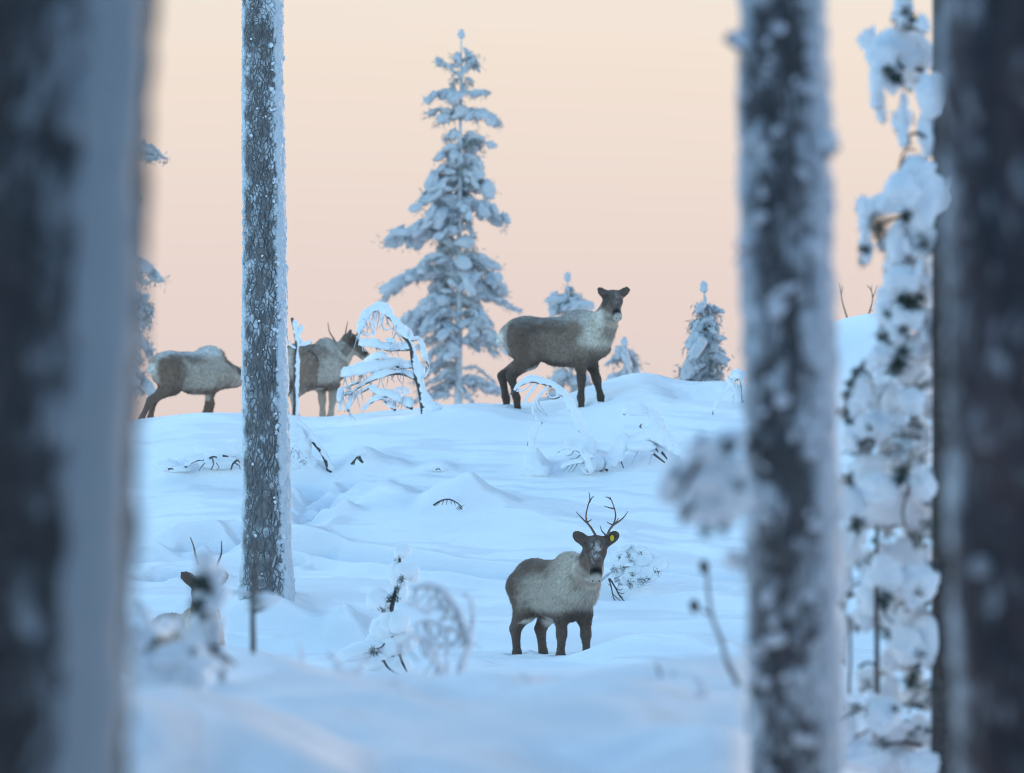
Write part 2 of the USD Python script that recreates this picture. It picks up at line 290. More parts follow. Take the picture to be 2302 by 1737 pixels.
def ground(x, d):
    x, d = np.asarray(x, float), np.asarray(d, float)
    z = ground_base(x, d)
    for bx, bd, w, h, near, far, pw in BUMPS:
        q = ((x - bx) / w)**2 + np.where(d < bd, (d - bd) / near, (d - bd) / far)**2
        z = z + h * np.exp(-np.minimum(q, 40)**pw)
    on = (d > 70) & (d < 97) & (np.abs(x) < 9)
    if np.any(on):
        for path, depth, width in TRENCH:
            best = np.full(x.shape, 1e9)
            for a, b in zip(path[:-1], path[1:]):
                ab = b - a; t = np.clip(((x - a[0]) * ab[0] + (d - a[1]) * ab[1]) / (ab @ ab), 0, 1)
                best = np.minimum(best, np.hypot(x - a[0] - t * ab[0], d - a[1] - t * ab[1]))
            z = z - np.where(on, depth * np.exp(-(best / width)**2) - 0.35 * depth * np.exp(-((best - 2.0 * width) / (0.7 * width))**2), 0)
        for px, row, r, dep in DENTS:
            dd = depth_of_row(row); q = np.hypot(x - (px - CX) / PX(dd), (d - dd) * 0.8)
            z = z - np.where(on, dep * np.exp(-(q / r)**2) - 0.3 * dep * np.exp(-((q - 1.7 * r) / (0.6 * r))**2), 0)
        for fx, fy in FEET:
            q = np.hypot(x - fx, d - fy); z = z + np.where(on, 0.035 * np.exp(-((q - 0.15) / 0.055)**2) - 0.05 * np.exp(-(q / 0.09)**2), 0)
    p = np.stack([x, d, 0 * x], -1)
    near = np.clip((d - 15) / 8, 0, 1) * np.clip((50 - d) / 6, 0, 1)
    z = z + (0.24 * (fbm(p * [0.42, 0.38, 1] + 3, 3, 11) - 0.62) + 0.26 * (fbm(p * [0.9, 0.7, 1] + 5, 3, 13) - 0.5)) * near
    mid = np.clip((d - 44) / 5, 0, 1) * np.clip((110 - d) / 6, 0, 1)
    mid = mid * (1 - 0.9 * np.exp(-((x - 0.35) / 1.3)**2 - ((d - 79.3) / 2.2)**2))
    z = z + mid * (0.17 * (fbm(p * [0.35, 0.6, 1] + 9, 3, 21) - 0.5) + 0.10 * (fbm(p * [0.65, 1.5, 1], 3, 31) - 0.5) + 0.014 * (noise(p * [3.5, 8, 1], 41) - 0.5))
    return z
def pin(px, row, lo=60.0, hi=95.0):
    """The nearest point of the snow (x, d, z) that the pixel sees between two distances."""
    ds = np.linspace(lo, hi, 1500); q = np.array([P(px, row, d) for d in ds]); g = ground(q[:, 0], q[:, 1])
    hit = np.nonzero(g >= q[:, 2])[0]
    i = hit[0] if len(hit) else int(np.argmin(np.abs(g - q[:, 2])))
    return np.array([q[i, 0], q[i, 1], g[i]])
def grid_axis(parts):
    return np.unique(np.concatenate([np.linspace(a, b, n, endpoint=False) for a, b, n in parts] + [[parts[-1][1]]]))
xs = grid_axis([(-6000, -600, 6), (-600, -60, 8), (-60, -12, 24), (-12, -7.5, 40), (-7.5, 7.5, 330), (7.5, 12, 40), (12, 60, 24), (60, 600, 8), (600, 6000, 6)])
ds = grid_axis([(-200, -10, 6), (-10, 20, 20), (20, 30, 40), (30, 47, 200), (47, 70, 110), (70, 98, 440), (98, 118, 80), (118, 160, 40), (160, 600, 12), (600, 9000, 8)])
gx, gd = np.meshgrid(xs, ds)
gz = ground(gx, gd)
far = np.clip((gd - 160) / 400, 0, 1); gz = gz * (1 - far) + far * (-6.5)
nx = len(xs); i, j = np.meshgrid(np.arange(len(ds) - 1), np.arange(nx - 1), indexing='ij')
gf = np.stack([i * nx + j, i * nx + j + 1, (i + 1) * nx + j + 1, (i + 1) * nx + j], -1).reshape(-1, 4)
gm = usdkit.mesh(stage, '/World/snow_ground', (np.stack([gx, gd, gz], -1).reshape(-1, 3), gf), '/World/Looks/snow_ground', smooth=True)
meta(gm.GetPrim(), kind='structure', label='snow covered slope rising to a ridge')
# ------------------------------------------------------------------ reindeer
def nets(prims, h, k):
    """Meshes the smooth union of (bounding box, distance function) pieces by surface nets."""
    lo = np.min([b[0] for b, _ in prims], 0) - 0.06; hi = np.max([b[1] for b, _ in prims], 0) + 0.06
    n = np.ceil((hi - lo) / h).astype(int) + 1
    ax = [lo[a] + h * np.arange(n[a]) for a in range(3)]; acc = np.zeros(n)
    for (b0, b1), fn in prims:
        s = [slice(max(0, int((b0[a] - 0.16 - lo[a]) / h)), min(n[a], int((b1[a] + 0.16 - lo[a]) / h) + 2)) for a in range(3)]
        g = np.stack(np.meshgrid(ax[0][s[0]], ax[1][s[1]], ax[2][s[2]], indexing='ij'), -1)
        acc[s[0], s[1], s[2]] += np.exp(np.clip(-fn(g) / k, -60, 60))
    v = -k * np.log(acc + 1e-12)
    s = v < 0
    c = [s[i:n[0] - 1 + i, j:n[1] - 1 + j, l:n[2] - 1 + l] for i in (0, 1) for j in (0, 1) for l in (0, 1)]
    anyc, allc = np.logical_or.reduce(c), np.logical_and.reduce(c); cell = anyc & ~allc
    idx = np.full(cell.shape, -1); ci = np.argwhere(cell); idx[cell] = np.arange(len(ci))
    pos, cnt = np.zeros((len(ci), 3)), np.zeros(len(ci))
    corners = [(i, j, l) for i in (0, 1) for j in (0, 1) for l in (0, 1)]
    for a in corners:
        for b in corners:
            if sum(b) == sum(a) + 1 and all(y >= x for x, y in zip(a, b)):
                va, vb = v[tuple((ci + a).T)], v[tuple((ci + b).T)]; m = (va < 0) != (vb < 0)
                t = np.where(m, va / np.where(m, va - vb, 1), 0)[:, None]
                pos += np.where(m[:, None], np.array(a) + t * (np.array(b) - np.array(a)), 0); cnt += m
    verts = lo + h * (ci + pos / cnt[:, None]); quads = []
    for a in range(3):
        b, c_ = (a + 1) % 3, (a + 2) % 3; e = np.eye(3, dtype=int)
        e0 = np.argwhere(np.take(s, range(n[a] - 1), a) != np.take(s, range(1, n[a]), a))
        e0 = e0[(e0[:, b] > 0) & (e0[:, c_] > 0) & (e0[:, b] < n[b] - 1) & (e0[:, c_] < n[c_] - 1)]
        q = np.stack([idx[tuple((e0 - x).T)] for x in (0 * e[a], e[b], e[b] + e[c_], e[c_])], 1)
        flip = ~s[tuple(e0.T)]; q[flip] = q[flip][:, ::-1]; quads.append(q[(q >= 0).all(1)])
    return verts, np.vstack(quads)
def rc(a, b, ra, rb):
    a, b = np.asarray(a, float), np.asarray(b, float); ab = b - a; L = max(ab @ ab, 1e-9); R = max(ra, rb)
    def fn(p):
        t = np.clip(((p - a) @ ab) / L, 0, 1)
        return np.linalg.norm(p - a - t[..., None] * ab, axis=-1) - (ra + t * (rb - ra))
    return (np.minimum(a, b) - R, np.maximum(a, b) + R), fn
def el(c, r, R=None):
    c, r = np.asarray(c, float), np.asarray(r, float); R = np.eye(3) if R is None else R; m = r.max()
    def fn(p):
        q = (p - c) @ R
        k0 = np.linalg.norm(q / r, axis=-1); k1 = np.linalg.norm(q / r**2, axis=-1)
        return k0 * (k0 - 1) / np.maximum(k1, 1e-6)
    return (c - m, c + m), fn
def rot(axis, deg):
    a = math.radians(deg); c, s = math.cos(a), math.sin(a)
    return {'x': np.array([[1, 0, 0], [0, c, -s], [0, s, c]]), 'y': np.array([[c, 0, s], [0, 1, 0], [-s, 0, c]]), 'z': np.array([[c, -s, 0], [s, c, 0], [0, 0, 1]])}[axis]
DARK, BROWN, MID, GREY, PALE, WHITE, BLACK = map(np.array, ((0.100, 0.074, 0.064), (0.19, 0.132, 0.106), (0.31, 0.235, 0.195), (0.50, 0.44, 0.385), (0.66, 0.60, 0.53), (0.82, 0.79, 0.75), (0.015, 0.013, 0.013)))
def sm(x, a, b):
    t = np.clip((x - a) / (b - a), 0, 1); return t * t * (3 - 2 * t)
def lay(col, c, w): return col * (1 - w[:, None]) + c * w[:, None]
class Deer:
    """Local frame: x forward, y to the animal's left, z up from the snow. The body is one continuous mesh."""
    def __init__(s, name, label, base, yaw, scale, head, hyaw, hpitch, legs, paint, h=0.014, neck0=(0.42, 0, 0.72), seed=1, hscale=0.97, ears=True, hair=14000, es=1.18, neckw=0.86, fat=1.0, hroll=0.0):
        base = np.asarray(base, float); s.scale = scale
        s.R = rot('z', yaw); s.base = base; s.t = Thing(name, label, 'reindeer', base, None)
        s.head = np.asarray(head, float); s.HR = rot('z', hyaw) @ rot('y', hpitch) @ rot('x', hroll) ; s.hs = hscale
        pr = [el((-0.36, 0, 0.70), (0.27, 0.215 * fat, 0.265)), el((0.06, 0, 0.645), (0.36, 0.235 * fat, 0.305 * (0.6 + 0.4 * fat))), el((-0.20, 0, 0.685), (0.32, 0.225 * fat, 0.255 * (0.6 + 0.4 * fat))), el((0.27, 0, 0.675), (0.27, 0.205 * fat, 0.305)),
              el((0.27, 0, 0.89), (0.24, 0.10, 0.155)), el((-0.40, 0, 0.84), (0.20, 0.13, 0.09)), el((-0.06, 0, 0.85), (0.36, 0.13, 0.10)), rc((-0.60, 0, 0.80), (-0.68, 0, 0.68), 0.055, 0.03)]
        n0 = np.array(neck0); back = s.head + s.HR @ np.array([-0.03, 0, -0.03])
        midn = (n0 + back) / 2 + np.array([0.03, 0, -0.02])
        pr += [rc(n0, midn, 0.215 * (neckw + 0.07), 0.155 * neckw), rc(midn, back, 0.155 * neckw, 0.105 * neckw), rc(n0 + [0.06, 0, -0.1], midn + [0.03, 0, -0.07], 0.16 * neckw, 0.11 * neckw)]
        for joints, radii in legs:
            for a, b, ra, rb in zip(joints[:-1], joints[1:], radii[:-1], radii[1:]): pr.append(rc(a, b, ra, rb))
        H = lambda p: s.head + s.hs * (s.HR @ np.array(p, float))
        q = s.hs
        pr += [el(H((0.03, 0, 0)), np.array((0.125, 0.088, 0.095)) * q, s.HR), rc(H((0.07, 0, -0.015)), H((0.28, 0, -0.045)), 0.078 * q, 0.052 * q), el(H((0.335, 0, -0.05)), np.array((0.052, 0.049, 0.046)) * q, s.HR),
               rc(H((0.05, 0, -0.075)), H((0.31, 0, -0.095)), 0.060 * q, 0.032 * q)]
        for y in (-1, 1):
            pr.append(el(H((0.085, y * 0.066, 0.03)), np.array((0.045, 0.03, 0.032)) * q, s.HR))
            if ears:
                Rz = rot('z', hyaw); Re = Rz @ rot('x', y * 36) @ rot('z', -y * 14)
                pr += [rc(H((-0.01, y * 0.07, 0.02)), s.head + q * (Rz @ np.array((-0.03, y * 0.105, 0.045))), 0.030 * q, 0.03 * q), el(s.head + q * (Rz @ np.array((-0.03, y * (0.072 + 0.076 * es), 0.035 + 0.047 * es))), np.array((0.015, 0.076, 0.050)) * q * es, Re)]
        v, f = nets(pr, h, 0.020)
        # coat colour
        hl = (v - s.head) @ s.HR / s.hs
        sd = fbm(v * 5 + seed * 11, 4, seed); s.sd = sd
        col = paint(v, hl, sd)
        hd = np.linalg.norm((hl - np.array([0.13, 0, -0.03])) / np.array([0.30, 0.2, 0.17]), axis=1)
        s.hw = sm(1.2 - hd, 0.0, 0.2)
        col = np.clip(col * np.array([1.05, 0.985, 0.92]) * (0.8 + 0.4 * fbm(v * 40 + seed, 3, seed))[:, None], 0.004, 0.85)
        v = v + ((fbm(v * 14 + seed, 3, seed + 3) - 0.5) * 0.022 * np.clip(1 - s.hw, 0.25, 1))[:, None] * unit_rows(v - np.array([0, 0, 0.65]))
        s.path = s.t.part('body', (s.W(v), np.vstack([f[:, [0, 1, 2]], f[:, [0, 2, 3]]])), 'fur', prim={'coat': col})
        for y in (-1, 1):
            s.t.part('eye', blob(s.W(H((0.105, y * 0.083, 0.022))[None])[0], 0.019 * q * scale, 1, 2, 0.0), 'eye')
        s.H = H
        s.fur(v, f, col, hair, seed)
        for y in (-1, 1):
            s.t.part('nostril', blob(s.W(H((0.372, y * 0.030, -0.040))[None])[0], 0.0105 * q * scale, 1, 2, 0.0), 'eye')
    def fur(s, v, f, col, n, seed):
        """Winter coat: short hairs that lie back and down over the body, longest under the neck."""
        if not n: return
        r = np.random.default_rng(seed); f = np.vstack([f[:, [0, 1, 2]], f[:, [0, 2, 3]]])
        fn = np.cross(v[f[:, 1]] - v[f[:, 0]], v[f[:, 2]] - v[f[:, 0]]); A = np.linalg.norm(fn, axis=1)
        k = r.choice(len(f), n, p=A / A.sum()); w = r.dirichlet((1, 1, 1), n)[:, :, None]
        p = (v[f[k]] * w).sum(1); c = (col[f[k]] * w).sum(1); N = unit_rows(fn[k])
        hl = np.linalg.norm((p - s.head), axis=1); L = np.where(hl < 0.34 * s.hs, 0.014, np.where(p[:, 2] < 0.34, 0.014, 0.030)) + 0.028 * sm(p[:, 0], 0.35, 0.5) * sm(p[:, 2], 0.5, 0.6) * (hl > 0.3)
        hh = np.linalg.norm(p - s.head - s.hs * (s.HR @ np.array([0.17, 0, -0.04])), axis=1); keep = (hl > 0.27 * s.hs) & (hh > 0.27 * s.hs); p, c, N, L = p[keep], c[keep], N[keep], L[keep]; n = len(p)
        flow = np.tile([-0.75, 0, -0.65], (n, 1)) + r.normal(size=(n, 3)) * 0.28
        t = unit_rows(flow - N * (flow * N).sum(1)[:, None]); tip = p + (t * 0.93 + N * r.uniform(0.2, 0.5, (n, 1))) * L[:, None] * r.uniform(0.6, 1.2, (n, 1))
        sd = np.cross(t, N) * 0.0055
        V = np.stack([p - sd, p + sd, tip], 1).reshape(-1, 3); C = np.repeat(c * r.uniform(0.76, 1.28, (n, 1)), 3, 0); NN = np.repeat(unit_rows(N + 0.25 * t) @ s.R.T, 3, 0)
        s.t.part('winter_coat', (s.W(V), np.arange(3 * n).reshape(-1, 3)), 'fur', kind='stuff', prim={'coat': np.clip(C, 0.004, 0.9), 'N': NN})
    def W(s, p): return s.base + s.scale * (np.asarray(p) @ s.R.T)
def unit_rows(v): return v / np.maximum(np.linalg.norm(v, axis=-1, keepdims=True), 1e-9)
def leg_set(front, hind, lift=0.0):
    """Each entry: (x of hoof, x of knee or hock) for left then right; legs run below the snow."""
    out = []
    for y, (fx, kx) in zip((1, -1), front):
        out.append((((0.28 + 0.25 * (kx - 0.3), y * 0.10, 0.66), (0.29 + 0.6 * (kx - 0.3), y * 0.12, 0.45), (kx, y * 0.115, 0.24), (fx, y * 0.11, 0.03), (fx + 0.015, y * 0.11, -0.2)), (0.125, 0.074, 0.042, 0.033, 0.039)))
    for y, (fx, kx) in zip((1, -1), hind):
        out.append((((-0.36, y * 0.11, 0.68), (-0.30 + 0.35 * (kx + 0.5), y * 0.14, 0.47), (kx, y * 0.12, 0.28), (fx, y * 0.115, 0.03), (fx + 0.03, y * 0.115, -0.2)), (0.19, 0.11, 0.047, 0.035, 0.041)))
    return out
def antlers(deer, polys, mat='antler'):
    """Each antler: list of (points, base radius, tip radius) in world coordinates -> one part."""
    for k, beams in enumerate(polys):
        deer.t.part('antler', [tube(curve(p, 18), (r0, r1), 8) for p, r0, r1 in beams], mat)

def face(col, hl, sd, snow=0.0, muzzle=PALE * 0.78, base=DARK * 1.15):
    hd = np.linalg.norm((hl - np.array([0.13, 0, -0.03])) / np.array([0.33, 0.2, 0.17]), axis=1); w = sm(1.12 - hd, 0.0, 0.14)
    ear = sm(np.abs(hl[:, 1]), 0.085, 0.10) * (np.linalg.norm(hl, axis=1) < 0.30) * (hl[:, 0] < 0.1)
    w = np.maximum(w, ear)
    c = np.tile(base, (len(hl), 1))
    c = lay(c, BROWN, sm(np.abs(hl[:, 1]), 0.04, 0.08) * sm(-hl[:, 2], -0.02, 0.06) * 0.8)
    c = lay(c, GREY, sm(-hl[:, 2], 0.07, 0.11) * sm(0.30 - hl[:, 0], 0, 0.1) * 0.8)
    c = lay(c, BLACK, sm(hl[:, 0], 0.22, 0.27) * sm(hl[:, 2], -0.06, -0.02))
    c = lay(c, muzzle, sm(hl[:, 0], 0.29, 0.35) * (0.75 + 0.25 * sd)); c = lay(c, muzzle, sm(hl[:, 0], 0.25, 0.3) * sm(-hl[:, 2], 0.07, 0.10))
    if snow:
        c = lay(c, np.array((0.75, 0.78, 0.82)), 0.6 * snow * sm(hl[:, 2], 0.0, 0.04) * sm(0.25 - hl[:, 0], 0, 0.05) * sm(hl[:, 0], -0.08, 0.02) * sm(fbm(hl * [24, 45, 30] + 4, 4, 9), 0.42, 0.72) * sm(0.075 - np.abs(hl[:, 1]), 0, 0.05))
    c = lay(c, BLACK, ear * 0.5 * sm(hl[:, 0], -0.04, -0.02) * sm(0.23 - np.abs(hl[:, 1]), 0.0, 0.05))
    return lay(col, c, w)
def coat(flank, top, band, belly, neck, legc, chest, rump, snow=0.0, cut=0.0, ):
    def paint(v, hl, sd):
        x, y, z = v.T; n = (sd - 0.5) * 4.2
        col = np.tile(flank, (len(v), 1))
        col = lay(col, top, sm(z + 0.06 * n, 0.74, 0.9) * sm(0.22 - x + 0.1 * n, 0.0, 0.25))
        col = lay(col, rump, sm(-x + 0.05 * n, 0.14, 0.36))
        col = lay(col, band, sm(0.50 - z + 0.05 * n, 0.0, 0.13) * sm(z - 0.36 + 0.04 * n, -0.02, 0.04) * sm(x + 0.5, 0, 0.1))
        col = lay(col, belly, sm(0.385 - z + 0.03 * n, 0.0, 0.04) * sm(x + 0.36, 0, 0.08) * sm(0.17 - x, 0, 0.08) * (np.abs(y) < 0.2))
        col = lay(col, neck, sm(x + 0.04 * n, 0.25, 0.42) * sm(z, 0.54, 0.68))
        col = lay(col, chest, sm(x, 0.16, 0.26) * sm(0.54 - z + 0.05 * n + 0.12 * (x - 0.3), 0, 0.16))
        col = lay(col, MID, sm(x, 0.5, 0.6) * sm(z, 0.64, 0.74) * 0.75)  # throat darkened: the shadow under the chin is painted into the coat
        lz = sm(0.40 - z + 0.06 * n, 0.0, 0.12); lg = np.maximum(sm(x, 0.17, 0.23), sm(-x, 0.36, 0.42)); lg = np.maximum(lg, sm(0.30 - z, 0, 0.04))
        col = lay(col, legc, lz * lg)
        col = lay(col, WHITE, sm(-x, 0.60, 0.66) * sm(z, 0.5, 0.6) * sm(0.82 - z, 0, 0.05) * 0.7 + sm(-x, 0.5, 0.58) * sm(0.12 - np.abs(y), 0, 0.05) * sm(z, 0.35, 0.45) * 0.4)
        if snow:
            col = lay(col, np.array((0.72, 0.75, 0.79)), snow * sm(z + 0.05 * n, 0.84, 0.95) * sm(0.55 - np.abs(hl[:, 0]) * 0, 0, 0.1) * (x < 0.42))
        return face(col, hl, sd, snow=0.9 if snow < 0 or cut else 0.25)
    return paint

# -- 1: the antlered animal that faces the camera in front of the pine
def Z1(x, y): return 1100 + x / 3.629, 1050 + y / 3.629
B = P(1247, 1479, 80.2)
d1 = Deer('reindeer', 'pale grey reindeer with branched antlers and a yellow ear tag facing the camera', B, -57, 1.0, (0.70, 0.02, 1.10), -33, 60,
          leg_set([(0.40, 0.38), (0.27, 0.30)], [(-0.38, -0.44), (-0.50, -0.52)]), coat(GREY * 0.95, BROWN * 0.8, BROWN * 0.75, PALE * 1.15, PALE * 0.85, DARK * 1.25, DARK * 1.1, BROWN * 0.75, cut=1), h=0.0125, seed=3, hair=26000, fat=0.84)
def A1(pts, far=0.0):
    base = P(*Z1(910, 545), 79.7); out = []
    dd = d1.W(d1.H((-0.02, 0, 0.09))[None])[0][1]
    for x, y in pts:
        t = (545 - y) / 340.0
        out.append(P(*Z1(x, y), dd + 0.22 * math.sin(min(t, 1.1) * 2.2)))
    return out
antlers(d1, [
    [(A1([(866, 555), (830, 492), (797, 450), (790, 390), (803, 320), (820, 262), (813, 205)]), 0.0135, 0.004), (A1([(815, 290), (833, 255), (853, 236)]), 0.009, 0.003),
     (A1([(806, 462), (765, 425), (707, 362)]), 0.011, 0.003), (A1([(798, 448), (820, 436), (836, 426)]), 0.008, 0.003)],
    [(A1([(962, 555), (985, 505), (1015, 462), (1031, 400), (1022, 340), (1004, 288), (984, 242)]), 0.0135, 0.004), (A1([(990, 262), (968, 246), (945, 242)]), 0.008, 0.003),
     (A1([(1018, 338), (980, 330), (936, 316)]), 0.009, 0.003), (A1([(1005, 474), (1060, 440), (1102, 402), (1129, 361)]), 0.011, 0.003), (A1([(1028, 460), (1043, 435), (1053, 414)]), 0.007, 0.003),
     (A1([(1012, 468), (985, 462), (958, 444)]), 0.008, 0.003)],
    ])
d1.t.part('brow_tine', tube(curve(A1([(948, 552), (917, 518), (906, 478)]), 12), (0.009, 0.003), 8), 'antler')
c = d1.W((d1.head + d1.hs * (rot('z', -33) @ np.array((-0.02, 0.162, 0.086))))[None])[0] + np.array([0, -0.03, 0.0])
tagm = trimesh.creation.cylinder(0.022, 0.006, sections=16)
tv = np.array(tagm.vertices) @ np.array([[0.9, 0, 0], [0, 0, 1.0], [0, -1.35, 0]]).T
d1.t.part('ear_tag', (tv + c, np.array(tagm.faces)), 'yellow_plastic', smooth=30)
tv2 = np.array(trimesh.creation.box((0.010, 0.012, 0.03)).vertices); 
d1.t.part('collar_tag', (tv2 + P(*Z1(862, 905), d1.W(d1.H((0.26, 0, -0.13))[None])[0][1] + 0.02), np.array(trimesh.creation.box((1, 1, 1)).faces)), 'yellow_plastic', smooth=30)

# -- 2: the dark animal without antlers on the ridge, seen from the side
d2 = Deer('reindeer', 'dark brown reindeer without antlers standing broadside on the ridge', P(1253, 899, 94.3), -9, 1.0, (0.66, -0.03, 1.17), -66, 42,
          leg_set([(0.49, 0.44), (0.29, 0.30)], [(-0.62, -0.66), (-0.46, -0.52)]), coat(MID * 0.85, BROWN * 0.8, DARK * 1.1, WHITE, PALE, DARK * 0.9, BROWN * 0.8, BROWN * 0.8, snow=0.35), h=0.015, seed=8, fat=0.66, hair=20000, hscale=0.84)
# -- 3: the animal walking on the left of the ridge
g = P(432, 945, 100.5)
d3 = Deer('reindeer', 'grey reindeer with lowered head walking on the ridge left of the frosted pine', g, 30, 0.88, (0.86, -0.02, 0.62), -5, 35,
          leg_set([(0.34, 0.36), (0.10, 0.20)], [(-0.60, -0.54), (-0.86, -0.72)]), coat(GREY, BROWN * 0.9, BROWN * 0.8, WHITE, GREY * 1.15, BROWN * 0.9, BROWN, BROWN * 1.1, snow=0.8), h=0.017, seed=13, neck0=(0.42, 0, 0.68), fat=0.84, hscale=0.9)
# -- 4: the antlered animal seen from behind
d4 = Deer('reindeer', 'grey antlered reindeer seen from behind beside the bent birch on the ridge', P(706, 938, 100.0), 55, 0.93, (0.60, -0.17, 1.02), -52, 38,
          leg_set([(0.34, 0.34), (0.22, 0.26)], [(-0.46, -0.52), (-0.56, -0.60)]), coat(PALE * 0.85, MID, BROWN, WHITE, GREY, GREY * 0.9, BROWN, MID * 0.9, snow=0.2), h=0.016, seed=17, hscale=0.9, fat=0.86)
def Z3(x, y): return 300 + x / 3.687, 680 + y / 3.687
d4d = d4.W(d4.H((-0.02, 0, 0.08))[None])[0][1]
antlers(d4, [
    [([P(*Z3(1700, 370), d4d), P(*Z3(1660, 300), d4d + 0.1), P(*Z3(1625, 240), d4d + 0.14), P(*Z3(1612, 165), d4d + 0.05)], 0.014, 0.004), ([P(*Z3(1690, 350), d4d), P(*Z3(1730, 352), d4d - 0.1), P(*Z3(1762, 350), d4d - 0.16)], 0.009, 0.003)],
    [([P(*Z3(1768, 395), d4d), P(*Z3(1755, 320), d4d + 0.1), P(*Z3(1760, 240), d4d + 0.12), P(*Z3(1777, 155), d4d + 0.02)], 0.014, 0.004), ([P(*Z3(1770, 375), d4d), P(*Z3(1815, 358), d4d - 0.1), P(*Z3(1868, 350), d4d - 0.15)], 0.010, 0.003),
     ([P(*Z3(1775, 385), d4d), P(*Z3(1790, 398), d4d - 0.06), P(*Z3(1812, 402), d4d - 0.1)], 0.007, 0.003)]])
# -- 5: the animal hidden by the bush at lower left
d5 = Deer('reindeer', 'brown reindeer half hidden behind the snowy bush at lower left', P(415, 1620, 74.5), -66, 1.0, (0.52, -0.02, 1.22), -35, 55,
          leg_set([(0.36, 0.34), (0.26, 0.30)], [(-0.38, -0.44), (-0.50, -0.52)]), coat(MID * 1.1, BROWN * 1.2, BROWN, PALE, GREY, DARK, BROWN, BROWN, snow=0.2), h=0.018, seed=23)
d5d = d5.W(d5.H((0, 0, 0.08))[None])[0][1]
antlers(d5, [[([P(445, 1268, d5d), P(440, 1250, d5d + .06), P(436, 1230, d5d + 0.06), P(428, 1207, d5d)], 0.013, 0.004)], [([P(486, 1275, d5d), P(494, 1255, d5d + .06), P(498, 1240, d5d + .06), P(498, 1215, d5d)], 0.013, 0.004)]])
# -- 6: only the antlers of this one rise above the drift
d6 = Deer('reindeer', 'reindeer hidden behind the snow drift, only its thin antlers showing', P(1915, 930, 105.5), -75, 1.0, (0.62, 0.0, 1.0), -20, 50,
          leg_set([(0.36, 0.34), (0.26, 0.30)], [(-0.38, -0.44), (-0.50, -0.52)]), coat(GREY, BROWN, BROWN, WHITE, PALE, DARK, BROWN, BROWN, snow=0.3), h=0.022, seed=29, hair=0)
def Z4(x, y): return 1450 + x / 2.596, 550 + y / 2.596
d6d = d6.W(d6.H((0, 0, 0.08))[None])[0][1]
antlers(d6, [[([P(*Z4(a, b), d6d) for a, b in ((1195, 470), (1165, 380), (1148, 320), (1140, 270), (1132, 228))], 0.014, 0.005), ([P(*Z4(a, b), d6d) for a, b in ((1143, 290), (1150, 262), (1152, 240))], 0.008, 0.003)],
             [([P(*Z4(a, b), d6d) for a, b in ((1285, 470), (1312, 385), (1328, 330), (1322, 270), (1297, 236))], 0.014, 0.005), ([P(*Z4(a, b), d6d) for a, b in ((1328, 310), (1345, 270), (1355, 236))], 0.009, 0.003), ([P(*Z4(a, b), d6d) for a, b in ((1322, 275), (1322, 250), (1325, 236))], 0.007, 0.003),
              ([P(*Z4(a, b), d6d) for a, b in ((1312, 385), (1325, 383), (1336, 380))], 0.007, 0.003)]])
